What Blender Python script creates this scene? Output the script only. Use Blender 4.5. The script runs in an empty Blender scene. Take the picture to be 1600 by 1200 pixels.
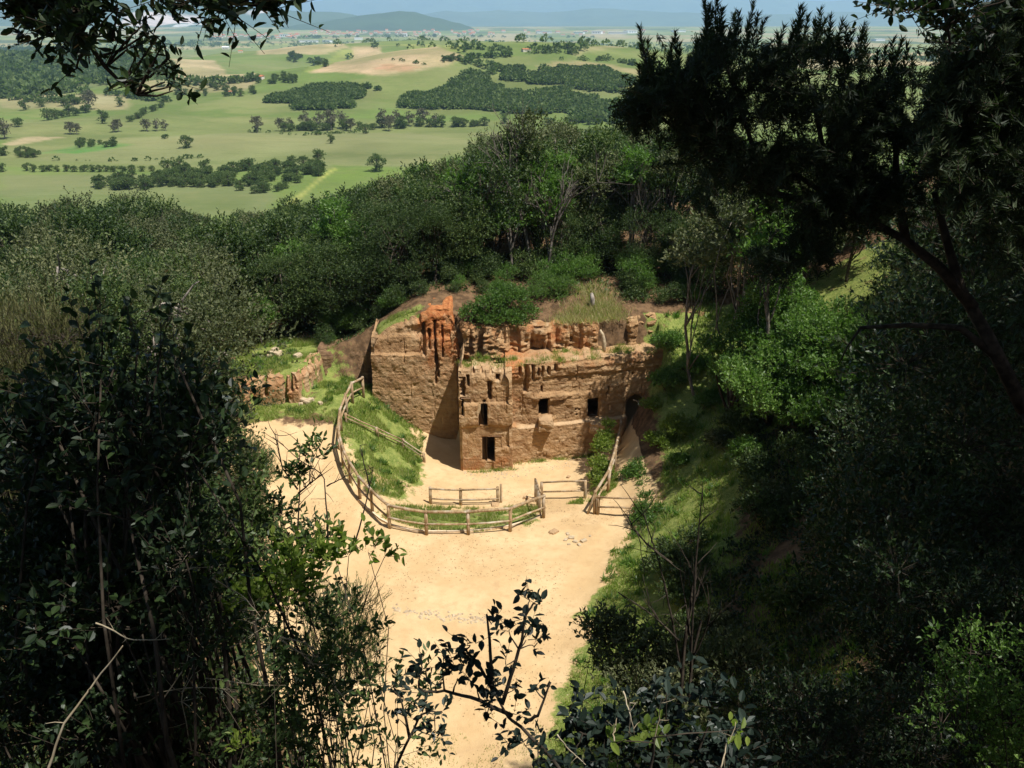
import bpy, math
import numpy as np
from mathutils import Vector
R = math.radians
sc = bpy.context.scene
col = sc.collection
rng = np.random.default_rng(7)

# ---------------------------------------------------------------- camera, sky, sun, exposure
EYE = (0.0, 0.0, 17.5)
FPX = 1386.0                       # focal length in pixels of a 1600 wide frame
PITCH = R(21.8)
cd = bpy.data.cameras.new('camera'); cam = bpy.data.objects.new('camera', cd); col.objects.link(cam)
cam.location = EYE; cam.rotation_euler = (R(90) - PITCH, 0, 0)
cd.sensor_width = 36; cd.lens = 36 * FPX / 1600; cd.clip_start = 0.1; cd.clip_end = 60000
sc.camera = cam
SUN = Vector((0.34, -0.27, 0.90)).normalized()
w = bpy.data.worlds.new('World'); sc.world = w; w.use_nodes = True
nt = w.node_tree; bg = nt.nodes['Background']
sky = nt.nodes.new('ShaderNodeTexSky'); sky.sky_type = 'NISHITA'; sky.sun_disc = False
sky.sun_elevation = math.asin(SUN.z); sky.sun_rotation = math.atan2(SUN.x, SUN.y)
sky.dust_density = 1.5
nt.links.new(sky.outputs[0], bg.inputs[0]); bg.inputs[1].default_value = 0.05
sd = bpy.data.lights.new('sun', 'SUN'); sun = bpy.data.objects.new('sun', sd); col.objects.link(sun)
sd.energy = 5.0; sd.angle = R(0.53); sd.color = (1, 0.97, 0.925)
sun.rotation_euler = SUN.to_track_quat('Z', 'Y').to_euler()
sc.view_settings.view_transform = 'Standard'; sc.view_settings.look = 'None'
sc.view_settings.gamma = 1; sc.view_settings.use_curve_mapping = False
sc.view_settings.exposure = 0.52
HAZE = 0.85e-4
sc.render.engine = 'CYCLES'
sc.cycles.use_denoising = True
sc.cycles.max_bounces = 8; sc.cycles.diffuse_bounces = 3; sc.cycles.glossy_bounces = 2
sc.cycles.transmission_bounces = 3; sc.cycles.volume_bounces = 1; sc.cycles.transparent_max_bounces = 6

# ---------------------------------------------------------------- rays of the survey
CT, ST = math.cos(PITCH), math.sin(PITCH)
def ray(px, py):
    u, v = (px - 800) / FPX, (600 - py) / FPX
    return np.array([u, CT + v * ST, -ST + v * CT])
def at(px, py, z):
    d = ray(px, py); t = (z - EYE[2]) / d[2]
    return np.array([d[0] * t, d[1] * t, z])
def aty(px, py, y):
    d = ray(px, py); t = y / d[1]
    return np.array([d[0] * t, y, EYE[2] + d[2] * t])

# ---------------------------------------------------------------- helpers
def tag(o, label=None, cat=None, group=None, kind=None):
    if label: o['label'] = label
    if cat: o['category'] = cat
    if group: o['group'] = group
    if kind: o['kind'] = kind
    return o
def empty(name, loc=(0, 0, 0)):
    o = bpy.data.objects.new(name, None); col.objects.link(o); o.location = loc; o.empty_display_size = .3
    return o
def link(name, me, parent=None, loc=None):
    o = bpy.data.objects.new(name, me); col.objects.link(o)
    if parent is not None:
        o.parent = parent
        if loc is None: o.location = -Vector(parent.location)      # vertices are given in world space
        else: o.location = loc
    elif loc is not None: o.location = loc
    return o
def mesh_np(name, V, faces_list, mat=None, smooth=False, attrs=None):
    """V (n,3); faces_list = list of int arrays (m,k)"""
    me = bpy.data.meshes.new(name)
    V = np.asarray(V, dtype=np.float32)
    me.vertices.add(len(V)); me.vertices.foreach_set('co', V.ravel())
    loops = np.concatenate([f.ravel() for f in faces_list]).astype(np.int32)
    tot = np.concatenate([np.full(len(f), f.shape[1], dtype=np.int32) for f in faces_list])
    st = np.concatenate([[0], np.cumsum(tot)[:-1]]).astype(np.int32)
    me.loops.add(len(loops)); me.loops.foreach_set('vertex_index', loops)
    me.polygons.add(len(tot)); me.polygons.foreach_set('loop_start', st); me.polygons.foreach_set('loop_total', tot)
    me.polygons.foreach_set('use_smooth', np.full(len(tot), smooth))
    for k, a in (attrs or {}).items():
        a = np.asarray(a, dtype=np.float32)
        if a.ndim == 1:
            at_ = me.attributes.new(k, 'FLOAT', 'POINT'); at_.data.foreach_set('value', a)
        else:
            at_ = me.attributes.new(k, 'FLOAT_COLOR', 'POINT')
            at_.data.foreach_set('color', np.hstack([a, np.ones((len(a), 1), dtype=np.float32)]).ravel())
    me.update(calc_edges=True)
    if mat: me.materials.append(mat)
    return me
def _hash(ix, iy, seed):
    n = (ix.astype(np.int64) * 374761393 + iy.astype(np.int64) * 668265263 + seed * 1442695041) & 0x7fffffff
    n = ((n ^ (n >> 13)) * 1274126177) & 0x7fffffff
    return ((n ^ (n >> 16)) & 0xffff) / 65535.0
def vnoise(x, y, seed=0):
    x = np.asarray(x, float); y = np.asarray(y, float)
    ix, iy = np.floor(x).astype(np.int64), np.floor(y).astype(np.int64)
    fx, fy = x - ix, y - iy
    fx = fx * fx * (3 - 2 * fx); fy = fy * fy * (3 - 2 * fy)
    a, b = _hash(ix, iy, seed), _hash(ix + 1, iy, seed)
    c, d = _hash(ix, iy + 1, seed), _hash(ix + 1, iy + 1, seed)
    return (a * (1 - fx) + b * fx) * (1 - fy) + (c * (1 - fx) + d * fx) * fy
def fbm(x, y, seed=0, oct=4):
    s, a, t = 0, 1.0, 0
    for i in range(oct):
        s = s + a * vnoise(x * 2 ** i, y * 2 ** i, seed + i * 17); t += a; a *= .5
    return s / t                   # 0..1
def smooth(a, b, x):
    t = np.clip((x - a) / (b - a), 0, 1); return t * t * (3 - 2 * t)
def inpoly(x, y, P):
    x = np.asarray(x, float); y = np.asarray(y, float); r = np.zeros(x.shape, bool)
    n = len(P)
    for i in range(n):
        x1, y1 = P[i][:2]; x2, y2 = P[(i + 1) % n][:2]
        if y1 == y2: continue
        r ^= ((y1 > y) != (y2 > y)) & (x < (x2 - x1) * (y - y1) / (y2 - y1) + x1)
    return r
def dline(x, y, L, closed=False):
    x = np.asarray(x, float); y = np.asarray(y, float)
    d = np.full(x.shape, 1e9); n = len(L)
    for i in range(n if closed else n - 1):
        ax, ay = L[i][:2]; bx, by = L[(i + 1) % n][:2]
        dx, dy = bx - ax, by - ay; q = dx * dx + dy * dy + 1e-12
        t = np.clip(((x - ax) * dx + (y - ay) * dy) / q, 0, 1)
        d = np.minimum(d, np.hypot(x - ax - t * dx, y - ay - t * dy))
    return d
def sdf(x, y, P):                  # positive inside
    d = dline(x, y, P, True); return np.where(inpoly(x, y, P), d, -d)

# ---------------------------------------------------------------- materials
def new_mat(name):
    m = bpy.data.materials.new(name); m.use_nodes = True
    m.node_tree.nodes.clear(); return m, m.node_tree.nodes, m.node_tree.links
class N:
    def __init__(s, name):
        s.m, s.n, s.l = new_mat(name)
        s.out = s.n.new('ShaderNodeOutputMaterial')
    def node(s, t, **kw):
        o = s.n.new(t)
        for k, v in kw.items():
            if hasattr(o, k): setattr(o, k, v)
            else: o.inputs[k].default_value = v
        return o
    def put(s, v, sock):
        if isinstance(v, bpy.types.NodeSocket): s.l.new(v, sock)
        else:
            if isinstance(v, tuple) and len(v) == 3 and sock.type == 'RGBA': v = (*v, 1)
            sock.default_value = v
    def math(s, op, a, b=0.0, clamp=False):
        o = s.n.new('ShaderNodeMath'); o.operation = op; o.use_clamp = clamp
        s.put(a, o.inputs[0]); s.put(b, o.inputs[1]); return o.outputs[0]
    def mix(s, f, a, b, mode='MIX'):
        o = s.n.new('ShaderNodeMix'); o.data_type = 'RGBA'; o.blend_type = mode
        s.put(f, o.inputs[0]); s.put(a, o.inputs[6]); s.put(b, o.inputs[7]); return o.outputs[2]
    def noise(s, scale, detail=4, rough=.55, vec=None, dist=0.0):
        o = s.n.new('ShaderNodeTexNoise'); o.inputs['Scale'].default_value = scale
        o.inputs['Detail'].default_value = detail; o.inputs['Roughness'].default_value = rough
        o.inputs['Distortion'].default_value = dist
        s.l.new(vec if vec is not None else s.pos(), o.inputs['Vector']); return o.outputs[0]
    def pos(s):
        if not hasattr(s, '_p'): s._p = s.n.new('ShaderNodeNewGeometry').outputs['Position']
        return s._p
    def obj(s):
        if not hasattr(s, '_o'): s._o = s.n.new('ShaderNodeTexCoord').outputs['Object']
        return s._o
    def mapping(s, vec, scale=(1, 1, 1), rot=(0, 0, 0)):
        o = s.n.new('ShaderNodeMapping'); s.l.new(vec, o.inputs[0])
        o.inputs['Scale'].default_value = scale; o.inputs['Rotation'].default_value = rot; return o.outputs[0]
    def attr(s, name):
        o = s.n.new('ShaderNodeAttribute'); o.attribute_name = name; return o
    def ramp(s, f, stops):
        o = s.n.new('ShaderNodeValToRGB'); s.put(f, o.inputs[0]); e = o.color_ramp.elements
        e[0].position, e[0].color = stops[0][0], (*stops[0][1], 1)
        e[1].position, e[1].color = stops[-1][0], (*stops[-1][1], 1)
        for p, c in stops[1:-1]:
            k = e.new(p); k.color = (*c, 1)
        return o.outputs[0]
    def step(s, f, a, b):
        o = s.n.new('ShaderNodeMapRange'); o.interpolation_type = 'SMOOTHSTEP'
        s.put(f, o.inputs[0]); o.inputs[1].default_value = a; o.inputs[2].default_value = b; return o.outputs[0]
    def bump(s, h, strength, dist, normal=None):
        o = s.n.new('ShaderNodeBump'); s.put(h, o.inputs['Height']); o.inputs['Strength'].default_value = strength
        o.inputs['Distance'].default_value = dist
        if normal is not None: s.l.new(normal, o.inputs['Normal'])
        return o.outputs[0]
    def done(s, color, rough=.9, spec=.2, normal=None, transl=None, tw=0.0):
        b = s.n.new('ShaderNodeBsdfPrincipled'); s.put(color, b.inputs['Base Color'])
        s.put(rough, b.inputs['Roughness']); b.inputs['Specular IOR Level'].default_value = spec
        if normal is not None: s.l.new(normal, b.inputs['Normal'])
        sh = b.outputs[0]
        if transl is not None:
            t = s.n.new('ShaderNodeBsdfTranslucent'); s.put(transl, t.inputs[0])
            mx = s.n.new('ShaderNodeMixShader'); mx.inputs[0].default_value = tw
            s.l.new(sh, mx.inputs[1]); s.l.new(t.outputs[0], mx.inputs[2]); sh = mx.outputs[0]
        s.l.new(sh, s.out.inputs[0]); return s.m

def leaf_mat(name, dark, mid, light, rough=.5, spec=.35, tw=.3, trans=None, patch=0.0):
    g = N(name); a = g.attr('tint').outputs['Fac']
    oi = g.n.new('ShaderNodeObjectInfo')
    f = g.math('ADD', a, g.math('MULTIPLY', g.math('SUBTRACT', oi.outputs['Random'], .5), .35), True)
    if patch:
        f = g.math('ADD', f, g.math('MULTIPLY', g.math('SUBTRACT', g.noise(.35, 2), .5), patch), True)
    c = g.ramp(f, [(0, dark), (.5, mid), (1, light)])
    t = trans or tuple(min(1, x * k) for x, k in zip(mid, (1.9, 2.3, 1.0)))
    return g.done(c, rough, spec, transl=t, tw=tw)

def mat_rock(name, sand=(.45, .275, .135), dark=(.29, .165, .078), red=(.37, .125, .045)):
    g = N(name); P = g.pos()
    n1 = g.noise(1.1, 6, .6); n2 = g.noise(7, 6, .65)
    st = g.noise(1.0, 5, .6, g.mapping(P, (.5, .5, 9)))
    c = g.mix(g.step(n1, .35, .68), dark, sand)
    c = g.mix(g.math('MULTIPLY', g.step(st, .45, .7), .45), c, (.50, .34, .18))
    c = g.mix(g.math('MULTIPLY', g.step(n2, .52, .75), .5), c, (.2, .13, .075))
    c = g.mix(g.math('MULTIPLY', g.step(g.noise(2.6, 7, .75, None, 1.0), .60, .74), .30), c, (.20, .15, .095))
    c = g.mix(g.math('MULTIPLY', g.step(g.noise(1.3, 5, .7, g.mapping(P, (2.2, 2.2, .35))), .55, .7), .35), c, (.17, .10, .055))
    rd = g.attr('red').outputs['Fac']
    rn = g.step(g.math('ADD', rd, g.math('MULTIPLY', g.math('SUBTRACT', g.noise(1.7, 6, .7), .5), 1.5)), .38, .95)
    c = g.mix(rn, c, g.mix(g.step(n2, .35, .7), red, (.5, .22, .08)))
    pal = g.attr('pale').outputs['Fac']
    c = g.mix(pal, c, (.56, .40, .235))
    # slanting pick marks and crumbly relief
    mk = g.n.new('ShaderNodeTexWave'); mk.wave_type = 'BANDS'; mk.inputs['Scale'].default_value = 2.6
    mk.inputs['Distortion'].default_value = 14; mk.inputs['Detail'].default_value = 4; mk.inputs['Detail Scale'].default_value = 1.6
    g.l.new(g.mapping(P, (1, 1, 1), (0, R(38), 0)), mk.inputs['Vector'])
    h = g.math('ADD', g.math('MULTIPLY', mk.outputs['Fac'], .16), g.math('ADD', n2, g.math('MULTIPLY', st, .8)))
    nb = g.bump(h, .8, .07)
    nb = g.bump(g.noise(26, 5, .7), .55, .03, nb)
    return g.done(c, .95, .1, nb)
M = {}
M['rock'] = mat_rock('tuff_rock')
M['rock_shade'] = mat_rock('shaded_rock', (.27, .16, .085), (.15, .088, .05))  # tuff darkened in colour for the shade on the low cliff and in hollows

g = N('weathered_timber')
n = g.noise(14, 4, .6, g.mapping(g.pos(), (1, 1, .25)))
c = g.mix(g.step(n, .3, .7), (.20, .125, .06), (.42, .29, .16))
c = g.mix(g.step(g.noise(2.2, 3), .45, .75), c, (.50, .42, .31))
M['timber'] = g.done(c, .85, .2, g.bump(n, .4, .02))

g = N('pale_limestone'); n = g.noise(9, 5)
M['stone'] = g.done(g.mix(g.step(n, .3, .7), (.36, .27, .17), (.54, .43, .28)), .9, .2, g.bump(n, .6, .03))
g = N('edging_board'); n = g.noise(6, 5)
M['edging'] = g.done(g.mix(g.step(n, .3, .7), (.62, .46, .29), (.74, .60, .42)), .9, .1, g.bump(n, .4, .02))

# ground of the quarry: sand, grass and bare red earth by surveyed masks
g = N('quarry_ground'); P = g.pos()
nB = g.noise(.55, 5, .6); nM = g.noise(3.2, 5, .6); nF = g.noise(22, 5, .65)
sandc = g.mix(g.step(nB, .35, .7), (.56, .38, .19), (.67, .48, .26))
sandc = g.mix(g.math('MULTIPLY', g.step(nM, .45, .75), .5), sandc, (.50, .32, .155))
sandc = g.mix(g.math('MULTIPLY', g.step(nF, .58, .75), .35), sandc, (.38, .25, .13))
earth = g.mix(g.step(nM, .35, .65), (.085, .052, .028), (.19, .115, .06))
grassc = g.mix(g.step(nM, .35, .65), (.105, .155, .028), (.215, .25, .058))
grassc = g.mix(g.step(nF, .45, .7), grassc, (.32, .31, .11))
s = g.step(g.math('ADD', g.attr('sand').outputs['Fac'], g.math('MULTIPLY', g.math('SUBTRACT', g.noise(2.0, 6, .65), .5), 1.2)), .4, .62)
gr = g.step(g.math('ADD', g.attr('grass').outputs['Fac'], g.math('MULTIPLY', g.math('SUBTRACT', g.noise(2.6, 7, .7), .5), 1.5)), .40, .66)
lit_ = g.math('MULTIPLY', g.step(g.noise(.9, 5, .7, None, 1.5), .55, .72), .35)
c = g.mix(s, earth, g.mix(lit_, sandc, (.44, .28, .15))); c = g.mix(gr, c, grassc)
M['ground'] = g.done(c, .95, .08, g.bump(g.math('ADD', g.math('MULTIPLY', nM, 2), g.math('ADD', nF, g.noise(60, 3, .6))), .5, .04))

def tint_mat(name, rough=.95):
    g = N(name); c = g.attr('col').outputs['Color']
    n1 = g.noise(.012, 6, .65); n2 = g.noise(.12, 5, .65)
    n3 = g.noise(.004, 3, .6, g.mapping(g.pos(), (1, 3.5, 1)))
    rows_ = g.noise(.06, 4, .7, g.mapping(g.pos(), (1, 5, 1), (0, 0, R(18)))); n4 = g.noise(.45, 4, .7)
    c = g.mix(g.math('MULTIPLY', g.step(rows_, .5, .62), .28), c, (.10, .13, .04))
    c = g.mix(g.math('MULTIPLY', g.step(n4, .5, .7), .30), c, (.09, .115, .035))
    c = g.mix(g.math('MULTIPLY', g.step(n1, .4, .7), .45), c, (.11, .13, .045))
    c = g.mix(g.math('MULTIPLY', g.step(n2, .45, .75), .30), c, (.22, .205, .09))
    c = g.mix(g.math('MULTIPLY', g.step(n3, .48, .6), .22), c, (.25, .235, .11))
    return g.done(c, rough, .05)
M['country'] = tint_mat('open_country')
# ---------------------------------------------------------------- near ground
def tps(pts):
    P = np.array(pts, float); X = P[:, :2] / 10.0; n = len(X)
    d = np.hypot(X[:, None, 0] - X[None, :, 0], X[:, None, 1] - X[None, :, 1])
    K = np.where(d > 0, d * d * np.log(np.maximum(d, 1e-9)), 0) + np.eye(n) * .01
    A = np.zeros((n + 3, n + 3)); A[:n, :n] = K; A[:n, n] = 1; A[:n, n + 1:] = X; A[n, :n] = 1; A[n + 1:, :n] = X.T
    b = np.zeros(n + 3); b[:n] = P[:, 2]; wt = np.linalg.solve(A, b)
    def f(x, y):
        x = np.asarray(x, float) / 10; y = np.asarray(y, float) / 10
        s = wt[n] + wt[n + 1] * x + wt[n + 2] * y
        for i in range(n):
            q = (x - X[i, 0]) ** 2 + (y - X[i, 1]) ** 2
            s = s + wt[i] * .5 * q * np.log(np.maximum(q, 1e-12))
        return s
    return f
COMMON = [(0, -20, 17), (0, -8, 16.3), (0, 0, 15.8), (0, 1.2, 15.2), (0, 3, 12.7), (0, 8, 6.6), (0, 12, 2.2), (0, 14.5, .4), (0, 17, 0),
    (-4, 17, .3), (-4, 2, 13.6), (4, 2, 13.6), (-5, 8, 7.8), (5, 8, 8.2), (-5, 13, 2.6), (4, 13, 3.4), (3.6, 17, 1.2),
    (-6.5, 20, .7), (-9, 20, 2.4), (-14, 20, 6.3), (-20, 22, 6.5), (-9, 26, 1.2), (-13, 27, 2.6), (-20, 32, 3), (-14, 33, 1.6), (-12, 34.5, 1.3),
    (2, 20, .2), (2.2, 23, .1), (3.2, 26, .1), (5, 30, 0), (6.9, 27, 1.9), (6.8, 30, 1.5), (7.0, 34.8, 1.9), (8, 22, 3.4), (9.5, 18, 5.5), (7, 13, 5.6),
    (12, 26, 5.6), (12, 35, 5.2), (10.5, 31, 4.3), (9, 40, 5.0), (16, 28, 8.5), (20, 36, 10.5), (25, 25, 13), (22, 12, 14), (12, 10, 11), (12, 0, 16), (25, 0, 18), (30, -15, 18),
    (-12, 8, 10.5), (-20, 10, 12.5), (-25, 0, 15), (-30, -15, 16), (-25, 20, 8), (-35, 30, 4), (-40, 10, 8), (40, 20, 16), (40, 45, 13),
    (-17, 38, 1.1), (-22, 45, -1), (-32, 45, -2.5), (-25, 60, -3.2), (-42, 60, -6), (-30, 80, -6.2), (-55, 85, -10), (-40, 120, -12), (-10, 62, 1.0), (-15, 82, -3), (-20, 115, -9),
    (0, 62, 5.2), (12, 62, 6.8), (28, 62, 8.5), (5, 78, 3), (22, 84, 4), (45, 65, 10), (45, 105, -2), (0, 115, -9), (30, 45, 11.5), (15, 48, 7.8),
    (-60, 40, -4), (-60, 0, 8), (60, 0, 18), (60, 60, 12), (60, 110, -4), (0, 150, -20), (-60, 150, -22), (60, 150, -16), (-60, 110, -16),
    (0, 200, -33), (-60, 200, -34), (60, 200, -32), (-100, 60, -14), (-100, 120, -22), (100, 60, 6), (100, 120, -10), (-100, 200, -36), (100, 200, -33), (-100, 0, 0), (100, 0, 16)]
LOW = [(-2.4, 28.5, 0), (0, 30, -.25), (-4.3, 29.6, 0), (-5.9, 30.6, .1), (-6.5, 32.3, .35), (-7.2, 34.5, 1.0), (-7.1, 36.4, 1.4), (-7, 38.3, 1.6), (-8.5, 31, .2), (-9, 35, 1.05), (-9.4, 37.3, 1.5), (-11.2, 36, 1.35), (-8.2, 39.8, 1.7),
    (-4.2, 34.5, -.85), (-4.6, 36.5, -.7), (-4.6, 38.5, -.6), (-3.4, 38.5, -1.0), (-3.2, 35.5, -1.0), (-2.3, 34, -1), (0, 33.2, -1), (0, 36, -1), (2, 36.5, -1), (3, 34, -.9), (3.9, 37, -1), (1, 39, -1),
    (-3, 31.2, -.65), (0, 31.3, -.6), (1.6, 31.5, -.5), (1.3, 30, -.2), (3.3, 31.5, -.4), (3.5, 29, 0), (4.4, 33, .0), (4.6, 35, .1), (5.2, 32, .15), (5.6, 34, .25), (5.9, 36, .3), (5.9, 38, .3), (5.9, 40, .3), (0, 25, 0), (0, 20, 0), (-4, 22, 0), (-6, 26, 0), (-9.6, 32, .4), (-5.5, 34, .1), (-5.9, 37, .6)]
HIGH = [(-11.5, 38.5, 2.75), (-9.8, 38.5, 2.95), (-11, 41, 2.9), (-9, 41, 2.95), (-12.5, 37, 2.6), (-13.5, 41, 2.5), (-11.5, 44.5, 2.6), (-8, 42, 3.2), (-8, 46, 3.0), (-6, 39.8, 4.7), (-3.6, 39.8, 5.6), (-5, 42, 5.3), (-3, 43, 6.0),
    (-1, 39.4, 4.75), (2, 39.4, 4.9), (5, 39.6, 5.0), (7.5, 40.3, 5.2), (0, 42, 5.5), (4, 42, 5.7), (4, 45, 5.9), (0, 46, 5.6), (8, 44, 6.0), (-6, 46, 4.2), (0, 52, 5.5), (8, 52, 6.6), (-10, 52, 2.0), (-5, 52, 3.8)]
hL, hH = tps(COMMON + LOW), tps(COMMON + HIGH)
BACK = [(-13.3, 34.2), (-12.2, 35.0), (-11.9, 37.0), (-11.7, 37.75), (-9.9, 37.9), (-9.55, 39.0), (-9.2, 40.5), (-6.45, 41.0), (-6.35, 39.4), (-2.7, 39.4), (-2.5, 39.2), (4.6, 39.3), (6.8, 39.6), (7.0, 38.6), (7.3, 37.2)]
SIDE = [(7.3, 37.2), (6.9, 34.5), (6.3, 31), (5, 28), (3, 22), (1, 18), (-4, 17), (-7, 20), (-9.5, 26), (-11.5, 30), (-13.3, 34.2)]
FLOOR = BACK + SIDE[1:-1]
def ground(x, y, rough=True):
    x = np.asarray(x, float); y = np.asarray(y, float)
    ins = inpoly(x, y, FLOOR)
    wb = smooth(.02, .12, dline(x, y, BACK)); ws = smooth(0, 2.4, dline(x, y, SIDE))
    wgt = np.where(ins, wb * ws, 0)
    z = hH(x, y) * (1 - wgt) + hL(x, y) * wgt
    far = smooth(150, 230, np.hypot(x, y)); z = z * (1 - far) + (-43) * far
    if rough:
        a = .10 + .25 * (1 - ins)
        z = z + (fbm(x * .6, y * .6, 3) - .5) * a + (fbm(x * 3, y * 3, 5, 3) - .5) * .05
    return z
def gzv(x, y):                      # height read off the built ground
    x = np.asarray(x, float); y = np.asarray(y, float)
    i = np.clip(np.searchsorted(gx, x) - 1, 0, len(gx) - 2); j = np.clip(np.searchsorted(gy, y) - 1, 0, len(gy) - 2)
    a = np.clip((x - gx[i]) / (gx[i + 1] - gx[i]), 0, 1); b = np.clip((y - gy[j]) / (gy[j + 1] - gy[j]), 0, 1)
    return (Z[j, i] * (1 - a) + Z[j, i + 1] * a) * (1 - b) + (Z[j + 1, i] * (1 - a) + Z[j + 1, i + 1] * a) * b
def gz(x, y): return float(gzv(x, y))
def on_ground(px, py, z0=0.0):
    z = z0
    for i in range(14):
        p = at(px, py, z); z = .5 * z + .5 * gz(p[0], p[1])
    p = at(px, py, z); return np.array([p[0], p[1], gz(p[0], p[1])])
def axis(a, b, step, lo, hi, k=1.12):
    c = list(np.arange(a, b + 1e-6, step)); s = step
    while c[-1] < hi: s *= k; c.append(c[-1] + s)
    s = step
    while c[0] > lo: s *= k; c.insert(0, c[0] - s)
    return np.array(c)
gx = axis(-16, 13, .16, -260, 260); gy = axis(14, 46, .16, -120, 260)
X, Y = np.meshgrid(gx, gy); Z = ground(X, Y)
def world_poly(L, z=0.0):
    return [tuple(at(px, py, q)[:2]) for (px, py, q) in L]
SAND = [[(-4.2, 16), (-6.3, 20), (-7.2, 24), (-9.4, 28), (-11.4, 32), (-12.4, 34.6), (-10.4, 35.4), (-8.4, 35.0), (-7.6, 34.6), (-7.0, 32.6), (-6.3, 31.0), (-4.6, 29.4), (-3.2, 28.8),
         (-1.5, 28.7), (.6, 29.3), (1.5, 30.3), (2.6, 31.4), (4.0, 31.6), (5.0, 33.5), (5.35, 36), (5.35, 40), (6.55, 40), (6.5, 35.5), (6.2, 32.5), (5.4, 30.3), (4.0, 28), (3.0, 25.6), (1.9, 22.6), (1.2, 20), (.4, 17), (-1, 15.4)],
        [(-4.4, 34.4), (-4.0, 39.5), (1, 39.5), (4.6, 39), (4.3, 36.6), (3.6, 34), (3.2, 32.4), (1.6, 31.8), (1.1, 31.2), (.2, 31), (-.3, 32), (-2.6, 32.4), (-3.5, 33.0)],
        [(-5.2, 30.4), (-4.4, 31.4), (-3.0, 32.0), (-3.6, 32.8), (-4.5, 32.4), (-5.6, 31.2)]]
sandm = np.zeros(X.shape)
for P_ in SAND: sandm = np.maximum(sandm, smooth(-1.6, .3, sdf(X, Y, P_) + (fbm(X * .9, Y * .9, 7) - .5) * 1.2))
GRASSP = [[(-12.2, 35.4), (-10.3, 36.2), (-8.4, 36.0), (-7.5, 35.0), (-7, 32.8), (-6.2, 31.4), (-4.6, 31.8), (-4.1, 34.2), (-4.2, 38), (-4.4, 39.6), (-9.5, 41), (-9.5, 38.2), (-12, 38.2)],
          [(-13.4, 38.0), (-9.6, 38.0), (-9.2, 41), (-8.6, 43), (-13.5, 43.4)],
          [(-5.4, 29.9), (-3.2, 29.0), (-1.5, 28.95), (.6, 29.5), (1.3, 30.4), (1.1, 31.6), (.6, 32.0), (-2.9, 32.1), (-4.6, 31.2)],
          [(2.2, 31.9), (3.2, 31.6), (4.4, 32.6), (4.5, 33.8), (3.3, 32.7)],
          [(3.5, 27.2), (5.6, 30.4), (6.35, 33), (6.5, 36), (6.6, 39.6), (9.4, 41), (13, 38), (14, 28), (12, 20), (7, 14), (1.6, 16.5), (.6, 17.2), (1.2, 19), (2.1, 22.4), (3.0, 25)]]
grm = np.zeros(X.shape)
for i, P_ in enumerate(GRASSP): grm = np.maximum(grm, smooth(-.8, .8, sdf(X, Y, P_) + (fbm(X * .7, Y * .7, 8 + i) - .5) * 1.8) * (.78, .95, .62, .85, .9)[i])
grm = np.maximum(grm, .30 * smooth(3.0, 6, sdf(X, Y, [(-60, 41), (-60, 120), (60, 120), (60, 41)])))
bare = smooth(-.4, .6, sdf(X, Y, [(-6.2, 32.0), (-4.6, 32.6), (-4.1, 33.6), (-4.9, 33.6), (-6.6, 33.6)]))
grm = grm * (1 - .45 * bare); sandm = np.maximum(sandm * 1.0, .75 * bare)
grm = np.maximum(grm, .4 * smooth(0, 2.2, 19.0 - Y) * (sandm > .3) * 1.0)
far_e = smooth(2.6, 4.6, X - (1.2 + np.maximum(0, Y - 18) * .36)) * (Y < 37) * (X > 0) * smooth(.30, .5, fbm(X * .6, Y * .6, 44) + .25 * smooth(3, 7, X - (1.2 + np.maximum(0, Y - 18) * .36)))
grm = grm * (1 - .85 * far_e)  # grass faded to dark earth, painting the right slope's shade into its colour
sandm = sandm * (1 - smooth(1.75, 2.1, Z)) * (1 - smooth(.5, .8, Z) * (X > 5.6)); grm = np.maximum(grm, .7 * smooth(5.9, 6.4, X) * smooth(.5, .8, Z) * (Y > 30) * (Y < 40))
nx, ny = len(gx), len(gy)
idx = np.arange(nx * ny).reshape(ny, nx)
F = np.stack([idx[:-1, :-1], idx[:-1, 1:], idx[1:, 1:], idx[1:, :-1]], -1).reshape(-1, 4)
me = mesh_np('hillside', np.stack([X, Y, Z], -1).reshape(-1, 3), [F], M['ground'], True, {'sand': sandm.ravel(), 'grass': grm.ravel()})
tag(link('ground', me), kind='structure')

# ---------------------------------------------------------------- open country beyond: rolling fields down to the plain
def bump2(x, y, cx, cy, rx, ry, h, p=2.0):
    q = ((x - cx) / rx) ** 2 + ((y - cy) / ry) ** 2
    return h * np.exp(-q ** (p / 2))
def country(x, y):
    x = np.asarray(x, float); y = np.asarray(y, float)
    z = -40 + 0 * x
    z = z + bump2(x, y, 75, 930, 250, 230, 38, 2.4)
    z = z + bump2(x, y, -230, 800, 210, 120, 12) + bump2(x, y, -60, 860, 180, 90, 10)
    z = z + bump2(x, y, -190, 1560, 330, 180, 33, 2.6) + bump2(x, y, -560, 1330, 240, 150, 17)
    z = z + bump2(x, y, 300, 1850, 500, 300, 18)
    z = z + bump2(x, y, -760, 1080, 330, 260, 27, 2.6) + bump2(x, y, 700, 1300, 320, 320, 16)
    z = z + (fbm(x / 160, y / 160, 11) - .5) * 15 * smooth(250, 600, y) * (1 - smooth(2200, 4200, y))
    z = z + (fbm(x / 900, y / 900, 12) - .5) * 16 * smooth(900, 1800, y) * (1 - smooth(4200, 6000, y))
    z = z + 82 * smooth(2800, 9500, np.hypot(x, y))
    return z - 3 * (1 - smooth(180, 260, np.hypot(x, y)))
def cz(x, y): return float(country(np.array([x]), np.array([y]))[0])
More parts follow.
